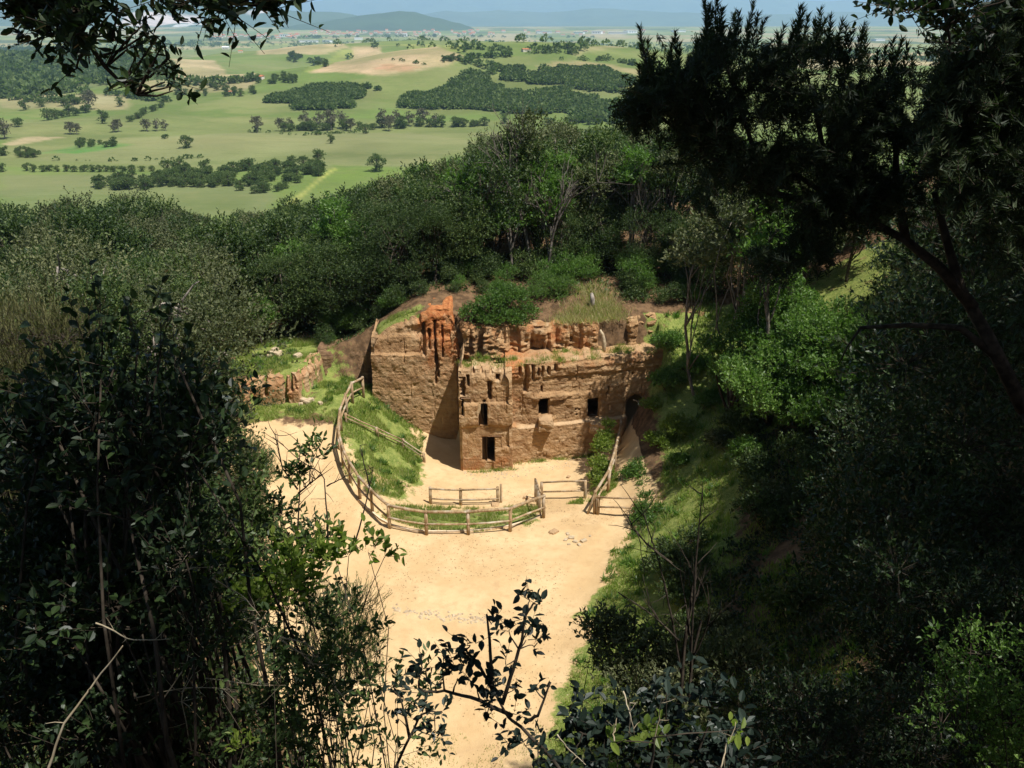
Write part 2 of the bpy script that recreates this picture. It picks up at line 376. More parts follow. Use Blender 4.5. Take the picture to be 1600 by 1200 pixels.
def on_country(px, py):
    d = ray(px, py); t = np.geomspace(200, 20000, 900)
    zz = EYE[2] + d[2] * t; h = country(d[0] * t, d[1] * t)
    k = np.argmax(zz < h) or 899
    a, b = t[k - 1], t[k]
    for i in range(14):
        m = .5 * (a + b)
        if EYE[2] + d[2] * m < cz(d[0] * m, d[1] * m): b = m
        else: a = m
    return np.array([d[0] * b, d[1] * b, cz(d[0] * b, d[1] * b)])
rr = np.geomspace(170, 26000, 560); th = np.linspace(R(-62), R(62), 520)
RR, TH = np.meshgrid(rr, th, indexing='ij')
X2, Y2 = RR * np.sin(TH), RR * np.cos(TH)
Z2 = country(X2, Y2)
GREEN = (.125, .18, .045)
C2 = np.zeros(X2.shape + (3,)) + np.array(GREEN)
farmix = smooth(1500, 3500, RR)[..., None]
cell = _hash(np.floor((X2 + fbm(X2 / 300, Y2 / 300, 4) * 260) / 260).astype(int), np.floor((Y2 + fbm(X2 / 300, Y2 / 300, 9) * 340) / 420).astype(int), 5)
pal = np.array([(.20, .235, .075), (.33, .27, .13), (.13, .18, .05), (.38, .31, .17), (.25, .27, .09), (.075, .10, .04), (.17, .20, .07)])
C2 = C2 * (1 - farmix) + pal[np.minimum((cell * 7).astype(int), 6)] * farmix
TAN, TAN2, REDF = (.50, .355, .215), (.43, .33, .19), (.45, .26, .155)
def paint(pxs, c, soft=10):
    P_ = [tuple(on_country(a, b)[:2]) for a, b in pxs]
    global C2
    s_ = sdf(X2, Y2, P_) + (fbm(X2 / 25, Y2 / 25, 8) - .5) * soft
    m = smooth(-soft * .3, soft * .3, s_)[..., None]
    C2 = C2 * (1 - m) + np.array(c) * m
paint([(0, 262), (560, 268), (800, 200), (800, 190), (0, 185)], (.155, .18, .062))
paint([(300, 262), (640, 262), (760, 222), (640, 208), (200, 215), (60, 250)], (.18, .195, .08))
paint([(420, 350), (640, 330), (640, 262), (520, 258), (440, 300)], (.125, .18, .04))
paint([(520, 262), (500, 275), (470, 300), (440, 325), (448, 330), (478, 304), (512, 275), (530, 263)], (.30, .31, .08), 3)
paint([(0, 330), (420, 335), (430, 290), (250, 275), (0, 272)], (.15, .175, .07))
paint([(60, 240), (130, 222), (200, 226), (120, 240)], (.09, .20, .045))
paint([(0, 226), (40, 214), (100, 214), (20, 228)], (.38, .30, .17), 4)
paint([(0, 168), (200, 172), (200, 150), (60, 148), (0, 155)], TAN2)
paint([(30, 160), (180, 162), (180, 150), (60, 150)], (.52, .42, .26))
paint([(200, 142), (385, 142), (410, 120), (330, 94), (230, 94), (200, 118)], TAN2)
paint([(205, 122), (390, 125), (350, 108), (215, 108)], (.46, .34, .20))
paint([(490, 113), (600, 118), (650, 113), (700, 102), (728, 88), (690, 76), (590, 70), (550, 74), (515, 98)], TAN)
paint([(585, 108), (640, 113), (660, 103), (600, 100)], REDF, 5)
paint([(400, 86), (500, 86), (545, 74), (430, 76)], TAN2)
paint([(560, 72), (640, 72), (700, 82), (735, 80), (690, 70)], (.25, .28, .07), 6)
paint([(480, 112), (520, 99), (552, 76), (536, 78), (505, 96)], (.25, .29, .07), 6)
paint([(840, 104), (870, 95), (930, 97), (1020, 112), (1024, 122), (960, 110)], (.42, .31, .17), 8)
paint([(1350, 106), (1600, 106), (1600, 92), (1350, 90)], TAN2)
paint([(900, 86), (1500, 88), (1500, 76), (900, 78)], (.42, .33, .19), 20)
paint([(620, 170), (700, 150), (760, 120), (840, 110), (1010, 122), (1015, 140), (900, 160), (820, 175), (700, 180)], (.12, .145, .045), 30)
paint([(410, 162), (530, 165), (600, 140), (520, 138), (430, 142)], (.12, .14, .05), 20)
paint([(0, 150), (80, 148), (225, 128), (240, 100), (100, 82), (0, 80)], (.055, .085, .035), 20)
pt = smooth(.52, .60, fbm(X2 / 130, Y2 / 70, 41)) * (1 - smooth(1200, 2500, RR)) * .45
C2 = C2 * (1 - pt[..., None]) + np.array((.10, .135, .04)) * pt[..., None]
pt = smooth(.56, .62, fbm(X2 / 90, Y2 / 50, 43)) * (1 - smooth(1500, 3000, RR)) * .35
C2 = C2 * (1 - pt[..., None]) + np.array((.25, .24, .10)) * pt[..., None]
C2 = C2 * (1 + (fbm(X2 / 40, Y2 / 40, 21)[..., None] - .5) * .45)
n1_, n2_ = X2.shape
idx = np.arange(n1_ * n2_).reshape(n1_, n2_)
F = np.stack([idx[:-1, :-1], idx[:-1, 1:], idx[1:, 1:], idx[1:, :-1]], -1).reshape(-1, 4)[:, ::-1]
me = mesh_np('plain', np.stack([X2, Y2, Z2], -1).reshape(-1, 3), [F], M['country'], True, {'col': np.clip(C2.reshape(-1, 3), .02, .9)})
tag(link('fields', me), kind='structure')

# mountains closing the plain: ridges with real relief
def range_of_hills(name, dist, prof, depth, c, seed, cut=None):
    px = np.array([p[0] for p in prof], float); py = np.array([p[1] for p in prof], float)
    u = np.linspace(px[0], px[-1], 420); v = np.interp(u, px, py)
    v = v + (fbm(u / 60, u * 0, seed) - .5) * 7 * min(1, 9000 / dist)
    a = np.arctan((u - 800) / FPX / 1.08)
    top = np.array([aty(uu, vv, dist)[2] for uu, vv in zip(u, v)]) + 40
    k = 60; t = np.linspace(-1, 1, k)
    xx = np.zeros((k, len(u))); yy = xx.copy(); zz = xx.copy()
    for i, s_ in enumerate(t):
        yy[i] = dist + s_ * depth; xx[i] = dist * np.tan(a) * (yy[i] / dist) ** .35
        prof_ = np.maximum(0, 1 - abs(s_)) ** 1.15
        rn = 1 - np.abs(fbm(xx[i] / 700, yy[i] / 700, seed + 5, 5) * 2 - 1)
        zz[i] = -45 + top * prof_ * (1 - .38 * (1 - rn) * 2 * min(1, abs(s_) * 4 + .05))
    idx = np.arange(k * len(u)).reshape(k, len(u))
    F = np.stack([idx[:-1, :-1], idx[:-1, 1:], idx[1:, 1:], idx[1:, :-1]], -1).reshape(-1, 4)
    V = np.stack([xx, yy, zz + 30], -1).reshape(-1, 3)
    C = np.zeros((len(V), 3)) + np.array(c); C *= (.7 + .6 * fbm(V[:, 0] / 260, V[:, 1] / 260, seed + 3))[:, None]
    if cut:
        for (x0, y0, rx, ry, cc) in cut:
            p = aty(x0, y0, dist * .97)
            d_ = ((V[:, 0] - p[0]) / rx) ** 2 + ((V[:, 2] - p[2]) / ry) ** 2 + (fbm(V[:, 0] / 120, V[:, 2] / 50, 31) - .5) * 1.6
            m = (smooth(1.1, .8, d_) if False else 1 - smooth(.8, 1.1, d_)) * (V[:, 1] < dist)
            C = C * (1 - m[:, None]) + np.array(cc) * m[:, None]
    me = mesh_np(name, V, [F], M['mount'], True, {'col': np.clip(C, .01, .9)})
    return tag(link(name, me), kind='structure')
g = N('mountain_slopes'); c = g.attr('col').outputs['Color']
M['mount'] = g.done(g.mix(g.math('MULTIPLY', g.step(g.noise(.006, 5), .4, .65), .4), c, (.06, .09, .04)), .95, .05)
range_of_hills('mountain_range', 21000, [(-500, 0), (200, -4), (430, 6), (480, 4), (560, -6), (640, -16), (850, -12), (980, -14), (1080, -14), (1180, -4), (1300, 2), (1400, 0), (1480, -6), (1650, 2), (2100, 10)], 3500, (.09, .11, .06), 3)
range_of_hills('mountain_ridge', 14000, [(-500, 22), (300, 24), (480, 30), (640, 28), (700, 18), (850, 20), (950, 14), (1050, 22), (1200, 24), (1330, 20), (1450, 28), (1600, 34), (2100, 40)], 2400, (.08, .10, .05), 8)
range_of_hills('quarried_mountain', 9000, [(-900, -20), (0, -14), (90, -2), (180, 2), (270, 0), (330, 8), (400, 16), (470, 20), (540, 26), (600, 38), (680, 46), (720, 62)], 1700, (.065, .09, .04), 5,
               cut=[(262, 30, 200, 52, (.62, .50, .44)), (300, 34, 190, 50, (.60, .49, .43)), (340, 40, 80, 22, (.7, .66, .62)), (398, 17, 90, 26, (.6, .5, .46)), (230, 24, 130, 22, (.55, .45, .4))])
range_of_hills('low_wooded_hills', 7000, [(380, 60), (470, 42), (545, 32), (585, 27), (625, 22), (650, 24), (690, 36), (735, 48), (760, 60)], 700, (.05, .075, .035), 9)
# ---------------------------------------------------------------- rock faces
def wall_panel(name, path, z0, ztop, res, disp, holes=None, mat=None, parent=None, cap=1.2, capfn=None, red=None, pale=None, zref=None):
    """A rock face along a plan path; disp(u, z) pushes the face back (+) into the rock; holes(u, z) leaves openings."""
    P = np.array(path, float); seg = np.hypot(*(P[1:] - P[:-1]).T); cum = np.concatenate([[0], np.cumsum(seg)])
    nu = max(4, int(cum[-1] / res)); u = np.linspace(0, cum[-1], nu)
    u = np.unique(np.round(np.concatenate([u, cum]), 4)); nu = len(u)
    x = np.interp(u, cum, P[:, 0]); y = np.interp(u, cum, P[:, 1])
    k = np.clip(np.searchsorted(cum, u, side='right') - 1, 0, len(seg) - 1)
    nrm = np.zeros((nu, 2))
    for i in range(nu):
        n_ = np.zeros(2)
        for j in range(len(seg)):
            if cum[j] - 1e-3 <= u[i] <= cum[j + 1] + 1e-3:
                d = (P[j + 1] - P[j]) / seg[j]; n_ += (d[1], -d[0])
        m_ = np.linalg.norm(n_); n_ = n_ / m_
        nrm[i] = n_
    zt = ztop(u); nz = int((np.max(zt) - z0) / res) + 1
    t = np.linspace(0, 1, nz)[:, None]
    U = np.broadcast_to(u, (nz, nu)); Z = z0 + t * (zt - z0)[None, :]
    D = disp(U, Z)
    # rounded, crumbling brink
    br = smooth(.35, 0, zt[None, :] - Z) * .16 if False else (1 - smooth(0, .35, zt[None, :] - Z)) * .14
    D = D + br
    X = x[None] - nrm[None, :, 0] * D; Y = y[None] - nrm[None, :, 1] * D
    rows = [np.stack([X, Y, Z], -1)]
    m = max(3, int(cap / max(res * 1.6, .07)))
    for i in range(1, m + 1):
        b = cap * i / m
        xx = X[-1] - nrm[:, 0] * b * .0; yy = Y[-1] + b
        zz = zt + (capfn(xx, yy, b) if capfn else (fbm(xx * 2, yy * 2, 77) - .5) * .18 * min(1, b * 4))
        rows.append(np.stack([xx, yy, zz], -1)[None])
    V = np.concatenate(rows, 0); nr = V.shape[0]
    idx = np.arange(nr * nu).reshape(nr, nu)
    F = np.stack([idx[:-1, :-1], idx[:-1, 1:], idx[1:, 1:], idx[1:, :-1]], -1)
    if holes is not None:
        H = holes(U, Z); Hf = H[:-1, :-1] & H[:-1, 1:] & H[1:, 1:] & H[1:, :-1]
        keep = np.ones(F.shape[:2], bool); keep[:Hf.shape[0], :] = ~Hf
        F = F[keep]
    F = F.reshape(-1, 4)
    UU = np.broadcast_to(u, (nr, nu)); ZZ = V[..., 2]
    at_ = {'red': (red(UU, ZZ) if red else 0 * UU).ravel(), 'pale': (pale(UU, ZZ) if pale else 0 * UU).ravel()}
    me = mesh_np(name, V.reshape(-1, 3), [F], mat or M['rock'], True, at_)
    me.set_sharp_from_angle(angle=R(50))
    return link(name, me, parent)
def slot(U, Z, u0, u1, z0, z1, d, jag=.03, seed=1):
    e = jag * (fbm(U * 7, Z * 7, seed) - .5) * 4
    m = smooth(-.015, .05, (U - u0) + e) * smooth(-.015, .05, (u1 - U) - e) * smooth(-.02, .06, (Z - z0) + e) * smooth(-.02, .06, (z1 - Z) - e)
    return m * d
def chisel(U, Z, seed, a=.06):
    n = fbm(U * 1.3, Z * 1.3, seed) - .5
    d = a * 1.7 * n + a * (fbm(U * 4 + Z * 1.5, Z * 4 - U * 1.2, seed + 1) - .5)
    d = d + a * .55 * np.abs(fbm(U * 9 - Z * 5, Z * 9 + U * 6, seed + 2, 2) * 2 - 1)
    pit = np.maximum(0, fbm(U * 5.5, Z * 5.5, seed + 4, 3) - .62); d = d + pit * .2 + (fbm(U * 15, Z * 15, seed + 6, 2) - .5) * .022
    fis = np.abs(fbm(U * 2.3 + Z * .15, Z * .25, seed + 8, 3) - .5); d = d + .05 * (1 - smooth(0, .018, fis)) * (fbm(U * 1.1, Z * 1.1, seed + 12) > .5)
    lay = np.floor(Z * 2.1 + fbm(U * .5, Z * .5, seed + 9) * 1.5)
    return d + (_hash(lay.astype(int), lay.astype(int) * 3, seed) - .5) * a * .15
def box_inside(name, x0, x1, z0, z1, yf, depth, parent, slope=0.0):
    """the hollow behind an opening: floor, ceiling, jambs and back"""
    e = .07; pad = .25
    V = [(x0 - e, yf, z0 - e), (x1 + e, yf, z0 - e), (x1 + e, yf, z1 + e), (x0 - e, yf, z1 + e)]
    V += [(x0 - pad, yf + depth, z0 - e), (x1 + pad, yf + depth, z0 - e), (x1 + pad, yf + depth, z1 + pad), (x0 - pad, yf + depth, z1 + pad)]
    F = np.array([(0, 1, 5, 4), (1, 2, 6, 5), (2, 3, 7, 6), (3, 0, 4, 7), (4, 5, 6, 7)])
    me = mesh_np(name, V, [F], M['rock_shade'], False, {'red': np.zeros(8), 'pale': np.zeros(8)})
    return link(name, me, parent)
def rock_block(name, c, size, seed, mat, parent=None, loc=None, k=5):
    """a hewn or broken stone: rounded, uneven box"""
    n = k; g_ = np.linspace(-1, 1, n); V = {}; vl = []; F = []
    def vid(p):
        q = tuple(np.round(p, 4))
        if q not in V: V[q] = len(vl); vl.append(q)
        return V[q]
    for ax in range(3):
        for s_ in (-1, 1):
            for i in range(n - 1):
                for j in range(n - 1):
                    q = []
                    for a, b in ((i, j), (i + 1, j), (i + 1, j + 1), (i, j + 1)):
                        p = [0, 0, 0]; p[ax] = s_; p[(ax + 1) % 3] = g_[a]; p[(ax + 2) % 3] = g_[b]; q.append(vid(p))
                    F.append(q if s_ > 0 else q[::-1])
    P = np.array(vl, float)
    r = np.linalg.norm(P, axis=1)[:, None]; P = P * (.62 + .38 / r * 1.25)
    h = fbm(P[:, 0] * 1.3 + seed * 7.1 + P[:, 2], P[:, 1] * 1.3 + P[:, 2] * 1.7, seed)
    P = P * (.78 + .44 * h)[:, None] * np.array(size) / 2
    P = P + np.array(c)
    me = mesh_np(name, P, [np.array(F)], mat, False, {'red': np.zeros(len(P)), 'pale': np.full(len(P), .35)})
    return link(name, me, parent, loc)

tomb = empty('rock_cut_tomb', (-2.3, 35.9, -1))
tag(tomb, 'tawny rock cut tomb facade with dark openings hewn in the quarry face', 'tomb')
YF = 35.93
bx = lambda px, py=650: aty(px, py, YF)[0]
bz = lambda py: aty(760, py, YF)[2]
UB = 3.0 + 2.35                                  # u = x + UB on the block front
bh = [('window', 723, 733, 627, 650), ('window', 758, 770, 634, 665), ('doorway', 763, 781, 686, 721)]
BH = [(nm, bx(a) + UB, bx(b) + UB, bz(d), bz(c)) for nm, a, b, c, d in bh]
bs = [(727, 737, 592, 622), (739, 744, 589, 606), (771, 778, 599, 628), (784, 791, 589, 598), (764, 768, 628, 638), (748, 752, 579, 588), (775, 780, 578, 588), (760, 764, 578, 586)]
BS = [(bx(a) + UB, bx(b) + UB, bz(d), bz(c)) for a, b, c, d in bs]
def bdisp(U, Z):
    d = chisel(U, Z, 3, .06)
    for i, (a, b, c, e) in enumerate(BS): d = d + slot(U, Z, a, b, c, e, .48, .02, i)
    for nm, a, b, c, e in BH: d = d + slot(U, Z, a - .05, b + .05, c - .05, e + .05, .16, 0)
    # storey breaks: the face steps out going down, smooth hollow panel round the lower door
    d = d + .16 * smooth(bz(632) - .05, bz(632) + .08, Z + .12 * (fbm(U * 1.4, Z * 0, 5) - .5) * 2) * (U > 3.3)
    lo = smooth(-.1, .05, bz(672) + .30 * np.sin(np.clip((U - 3.2) / 2.0, 0, 1) * 2.6) * .6 - Z + .1 * (fbm(U * 2, Z, 8) - .5))
    rgt = smooth(-.03, .03, (Z - bz(703)) - .35 * smooth(4.85, 5.4, U)) + smooth(.02, -.02, U - 4.75) * 0
    cav = lo * np.maximum(1 - smooth(4.72, 4.80, U), smooth(-.03, .03, Z - bz(706) - .22 * smooth(4.8, 5.4, U)))
    d = d * (1 - .6 * cav) + .13 * cav
    return d
def bhole(U, Z):
    h = np.zeros(U.shape, bool)
    for nm, a, b, c, e in BH: h |= (U > a - .04) & (U < b + .04) & (Z > c - .04) & (Z < e + .04)
    return h
def btop(u):
    z = bz(582) + .10 * (fbm(u * 3, u * 0, 4) - .5) + .14 * (_hash(np.floor(u * 2.6).astype(int), np.floor(u * 2.6).astype(int), 12) - .5) + .16 * (1 - smooth(3.0, 3.6, u)) * 0
    return z + .30 * (u < 2.8) - .12 * smooth(4.2, 5.4, u) * (u < 5.5)
wall_panel('tomb_block', [(-2.40, 39.2), (-2.35, YF), (0.02, YF + .03), (0.02, YF + .75)], -1.5, btop, .035, bdisp, bhole, M['rock'], tomb, cap=1.0,
           red=lambda U, Z: .25 + .40 * (1 - smooth(-1, .3, Z)), pale=lambda U, Z: .55 * (fbm(U * 2, Z * 3, 4) > .62) + .25 * smooth(2.9, 3.4, Z))
for nm, a, b, c, e in BH: box_inside(nm, a - UB, b - UB, c, e, YF + .12, 1.5, tomb)

WP = [(-.25, 36.38), (4.2, 37.45), (8.2, 38.75)]
w1 = math.hypot(4.45, 1.07); w2 = math.hypot(4.0, 1.3)
def on_wall(px, py):
    d = ray(px, py)
    for (ax, ay), (bx_, by_), u0 in ((WP[0], WP[1], 0), (WP[1], WP[2], w1)):
        ex, ey = bx_ - ax, by_ - ay
        A = np.array([[d[0], -ex], [d[1], -ey]]); t, s_ = np.linalg.solve(A, np.array([ax, ay]))
        if s_ <= 1: break
    return u0 + s_ * math.hypot(ex, ey), EYE[2] + d[2] * t, d[0] * t, d[1] * t
wh = [('window', 845, 858.5, 625, 650), ('window', 922, 938, 626, 655.5)]
WH = []
for nm, a, b, c, e in wh:
    p, q = on_wall(a, e), on_wall(b, c); WH.append((nm, p[0], q[0], p[1], q[1], p[2], q[2], p[3]))
ws_ = [(821, 829, 573, 618), (833, 838, 573, 596), (812, 817, 576, 592), (842, 846, 577, 590), (848, 852, 575, 592), (847, 851, 606, 617), (857, 862, 575, 590), (868, 874, 572, 584), (952, 956, 606, 620), (991, 995, 585, 590),
       (900, 904, 640, 644), (906, 909, 641, 645), (902, 905, 648, 652), (903, 905, 570, 600)]
WS = []
for a, b, c, e in ws_:
    p, q = on_wall(a, e), on_wall(b, c); WS.append((p[0], q[0], p[1], q[1]))
zled = on_wall(880, 663)[1]
cu0, cz0 = on_wall(979, 667)[:2]; cu1 = on_wall(1010, 667)[0]; cz1 = on_wall(993, 620)[1]
def cave(U, Z, e=0.0):
    m = (U - (cu0 + cu1) / 2) / ((cu1 - cu0) / 2 + e); top = cz1 + e - .45 * np.clip(np.abs(m), 0, 1.2) ** 2.2
    return (np.abs(m) < 1) & (Z < top)
def wdisp(U, Z):
    d = chisel(U, Z, 21, .065)
    for i, (a, b, c, e) in enumerate(WS): d = d + slot(U, Z, a, b, c, e, .40, .02, i + 20)
    for w_ in WH: d = d + slot(U, Z, w_[1] - .05, w_[2] + .05, w_[3] - .05, w_[4] + .05, .16, 0)
    led = zled + .05 * (fbm(U * 1.5, U * 0, 2) - .5) * 2 + .22 * (1 - smooth(.1, .9, U))
    d = d + .19 * smooth(-.03, .03, Z - led)
    # hollowed bay beside the block, and overhanging crumbly courses at the top
    bay = (1 - smooth(.55, 1.15, U + .35 * (fbm(Z * 2, Z * 0, 3) - .5))) * smooth(0, .05, Z - led) * (1 - smooth(2.6, 3.3, Z))
    d = d + .20 * bay
    up = smooth(2.15, 2.3, Z - .5 * (fbm(U * .8, U * 0, 6) - .5) - .12 * np.maximum(0, U - 4))
    d = d + .08 * up * (1 - smooth(2.95, 3.05, Z)) * smooth(.8, 1.2, U)
    d = d - .05 * smooth(3.3, 3.4, Z + .2 * (fbm(U * 2, U * 0, 9) - .5))
    # rough mass over the first window
    q = ((U - 2.15) / .95) ** 2 + ((Z - 2.05) / .22) ** 2
    d = d - .12 * (1 - smooth(.6, 1.1, q + .5 * (fbm(U * 5, Z * 5, 7) - .5)))
    d = d + .10 * (fbm(U * 2, Z * 11, 40, 3) - .5) * smooth(2.6, 3.2, Z)
    return d + .10 * cave(U, Z, .1)
def whole(U, Z):
    h = cave(U, Z)
    for w_ in WH: h = h | ((U > w_[1] - .04) & (U < w_[2] + .04) & (Z > w_[3] - .04) & (Z < w_[4] + .04))
    return h
wtop = lambda u: on_wall(900, 566)[1] + .10 * (fbm(u * 2.2, u * 0, 14) - .5) + .05 * (_hash(np.floor(u * 3).astype(int), np.floor(u * 3).astype(int), 2) - .5) + .0 * u + .05 * smooth(4, 8, u)
wall_panel('wall', WP, -1.5, wtop, .04, wdisp, whole, M['rock'], tomb, cap=2.2,
           red=lambda U, Z: .2 + .30 * smooth(2.8, 3.6, Z) + .3 * (1 - smooth(.2, 1.2, U)) * (Z > zled), pale=lambda U, Z: .75 * np.exp(-((Z - zled) / .05) ** 2) + .3 * (fbm(U * 1.5, Z * 4, 44) > .66) + .3 * smooth(3.65, 3.72, Z))
for nm, u0, u1, z0, z1, x0, x1, yy in WH: box_inside(nm, x0 - .02, x1 + .02, z0, z1, yy + .52, 1.3, tomb)
p, q = on_wall(975, 667), on_wall(1014, 620)
cv = box_inside('cave_entrance', p[2], q[2], -.2, q[1] + .25, p[3] + .5, 2.0, tomb)
# the stone blocks left standing under the windows
for (a, b, c, e, s_) in ((842, 863, 650, 671, 1), (921, 947, 656, 674, 2)):
    p, q = on_wall(a, e), on_wall(b, c)
    rock_block('window_block', ((p[2] + q[2]) / 2, p[3] + .06, (p[1] + q[1]) / 2), ((q[2] - p[2]) * 1.02, .75, (q[1] - p[1]) * .95), s_, M['rock'], tomb, k=7)

# lamp and door post in the cave mouth
def tube_arrays(pts, rad, sides=6):
    P = np.array(pts, float); n = len(P); T = np.gradient(P, axis=0); T /= np.linalg.norm(T, axis=1)[:, None] + 1e-9
    up = np.array([0, 0, 1.0]) if abs(T[0][2]) < .9 else np.array([1.0, 0, 0])
    Vs = []; a = np.linspace(0, 2 * np.pi, sides, endpoint=False)
    s1 = np.cross(T[0], up); s1 /= np.linalg.norm(s1)
    for i in range(n):
        s1 = s1 - T[i] * np.dot(s1, T[i]); s1 /= np.linalg.norm(s1) + 1e-9; s2 = np.cross(T[i], s1)
        Vs.append(P[i] + rad[i] * (np.cos(a)[:, None] * s1 + np.sin(a)[:, None] * s2))
    V = np.concatenate(Vs); F = []
    for i in range(n - 1):
        for j in range(sides):
            k = (j + 1) % sides; F.append((i * sides + j, i * sides + k, (i + 1) * sides + k, (i + 1) * sides + j))
    return V, np.array(F), [np.arange(sides)[::-1], np.arange(sides) + (n - 1) * sides]
class MB:
    def __init__(s): s.V = []; s.F = {}; s.n = 0
    def tube(s, pts, rad, sides=6, caps=True):
        V, F, C = tube_arrays(pts, rad, sides); s.V.append(V)
        s.F.setdefault(4, []).append(F + s.n)
        if caps:
            for c in C: s.F.setdefault(sides, []).append((c + s.n)[None])
        s.n += len(V); return s
    def build(s, name, mat, parent=None, loc=None, smooth_=True, attrs=None):
        me = mesh_np(name, np.concatenate(s.V), [np.concatenate(f) for f in s.F.values()], mat, smooth_, attrs)
        return link(name, me, parent, loc)
g = N('lamp_glass'); M['lamp'] = g.done((.8, .8, .78), .3, .5)
g = N('dark_iron'); M['iron'] = g.done((.03, .03, .032), .6, .4)
p = on_wall(998, 630)
lp = empty('wall_lamp', (p[2], p[3] + .05, p[1]))
tag(lp, 'small white lamp fixed over the dark cave mouth at the end of the path', 'lamp')
MB().tube([(p[2] - .02, p[3] + .02, p[1]), (p[2] + .02, p[3] - .08, p[1] - .03), (p[2] + .03, p[3] - .16, p[1] - .05)], [.05, .06, .03], 8).build('lamp_shade', M['lamp'], lp)
MB().tube([(p[2] - .02, p[3] + .35, p[1] + .06), (p[2] - .02, p[3] + .0, p[1] + .02)], [.015, .015]).build('bracket', M['iron'], lp)
MB().tube([(p[2] - .28, p[3] - .1, p[1] + .22), (p[2] + .1, p[3] - .05, p[1] + .06)], [.03, .04]).build('beam', M['timber'], lp)
p = on_wall(1004, 665)
post = MB().tube([(p[2], p[3] + .1, .2), (p[2] + .02, p[3] + .1, cz1 - .05)], [.05, .05], 6).build('gate_post', M['timber'], None)
tag(post, 'dark upright timber post in the mouth of the small cave', 'post')

# great cut face left of the block, with slots and a raw red upper part
CY = 39.0
cu = lambda px: (px - 577) / 135 * 3.95
def cdisp(U, Z):
    d = chisel(U, Z, 51, .07)
    for i, (a, b, z0, z1, dd) in enumerate(((2.42, 2.62, 3.3, 4.9, .3), (2.98, 3.12, 1.9, 5.0, .45), (1.55, 1.62, 3.0, 4.1, .12), (2.7, 2.85, 3.6, 4.6, .3), (3.35, 3.45, 3.2, 4.8, .3), (3.08, 3.2, 2.2, 3.4, .4))):
        d = d + slot(U, Z, a, b, z0, z1, dd, .03, i + 60)
    d = d - .10 * smooth(.02, -.02, 0 * Z + (Z - 3.45)) * 0
    d = d + .16 * smooth(3.35, 3.42, Z + .10 * (fbm(U * 2, U * 0, 2) - .5)) * (U < 2.4) + .10 * smooth(4.1, 4.3, Z - .5 * (fbm(U * 1.3, U, 4) - .5))
    red = smooth(4.3, 4.9, Z + .25 * U - .3)
    d = d + red * .35 * (fbm(U * 1.6, Z * 1.6, 90) - .35) + red * .18 * (fbm(U * 6, Z * 5, 91) - .5)
    d = d + .35 * (1 - smooth(0, .35, Z - .9)) * 0
    return d
ctop = lambda u: 4.2 + .75 * smooth(0, 1.6, u) + .5 * smooth(1.6, 3.0, u) + .1 * smooth(2.8, 3.9, u) + .25 * (fbm(u * 2, u * 0, 5) - .5) - .9 * smooth(3.75, 4.15, u)
cl = wall_panel('cliff', [(-6.75, 40.9), (-6.62, 39.05), (-5.0, CY - .05), (-2.62, 39.08), (-2.45, 39.3)], -1.6, lambda u: ctop(np.maximum(0, u - 1.85)) - .5 * (1 - smooth(0, 1.9, u)), .045,
           lambda U, Z: cdisp(U - 1.85, Z), None, M['rock'], None, cap=1.9, capfn=lambda x, y, b: (fbm(x * 2.2, y * 2.2, 77) - .5) * .35 * min(1, b * 3) + .12 * b,
           red=lambda U, Z: .22 + .45 * smooth(1.9, 2.9, U - 1.85) * smooth(1.0, 3.5, Z) + .35 * smooth(4.0, 5.0, Z + .4 * (U - 3.75)) * smooth(1.5, 2.5, U - 1.85), pale=lambda U, Z: .25 * (fbm(U * 2, Z * 2, 52) > .62))
tag(cl, 'tall brown cut cliff with narrow slots and raw red soil along its top', 'cliff', kind='structure')
# low shaded face behind the end of the path, then the stepped orange outcrop further left
ddisp = lambda U, Z: chisel(U, Z, 71, .08) + .45 * (fbm(U * 2.4, Z * .2, 73, 2) - .5) + slot(U, Z, .9, 1.0, .5, 3, .3)
dl = wall_panel('low_cliff', [(-9.35, 40.3), (-8.5, 40.6), (-6.7, 40.75)], .8, lambda u: 3.15 + .25 * (fbm(u * 2, u * 0, 8) - .5), .06, ddisp, None, M['rock_shade'], None, cap=1.2, red=lambda U, Z: .25 + 0 * U)
tag(dl, 'shaded brown cut face behind the upper end of the fence', 'cliff', kind='structure')
EP = [(-13.6, 33.6), (-12.35, 34.6), (-11.95, 36.1), (-11.65, 37.35), (-9.75, 37.5), (-9.45, 38.7), (-9.15, 40.4)]
def edisp(U, Z):
    d = chisel(U, Z, 81, .07)
    for i, (a, b, z0, z1, dd) in enumerate(((4.75, 4.95, 1.9, 3.1, .4), (5.65, 5.85, 1.2, 3.1, .35), (5.95, 6.1, 2.1, 2.95, .45), (6.2, 6.38, 2.2, 3.0, .5), (3.0, 3.15, 1.0, 3.2, .3), (1.7, 1.82, .8, 3.2, .35), (6.98, 7.08, 1.3, 3.2, .25), (7.5, 7.62, 1.3, 3.2, .25), (7.9, 8.05, 1.8, 3.2, .3), (8.3, 8.45, 1.8, 3.2, .3))):
        d = d + slot(U, Z, a, b, z0, z1, dd, .03, i + 90)
    return d + .22 * (fbm(U * 1.9, Z * .5, 95, 2) - .5) * ((U < 4.3) | (U > 6.6))
el = wall_panel('outcrop', EP, .4, lambda u: 2.75 + .2 * smooth(5, 7, u) + .22 * (fbm(u * 2.6, u * 0, 18) - .5), .05, edisp, None, M['rock'], None, cap=.9,
                red=lambda U, Z: .75 * (U < 4.4) + .72 * (U > 6.3) + .55 * ((U >= 4.4) & (U <= 6.3)), pale=lambda U, Z: .15 + .35 * (fbm(U * 3, Z * 2, 53) > .6) + .3 * (U > 6.3))  # extra red and pale put sunlit brightness into the outcrop's colour
tag(el, 'low orange and brown outcrop with upright slots under a grassy top', 'cliff', kind='structure')
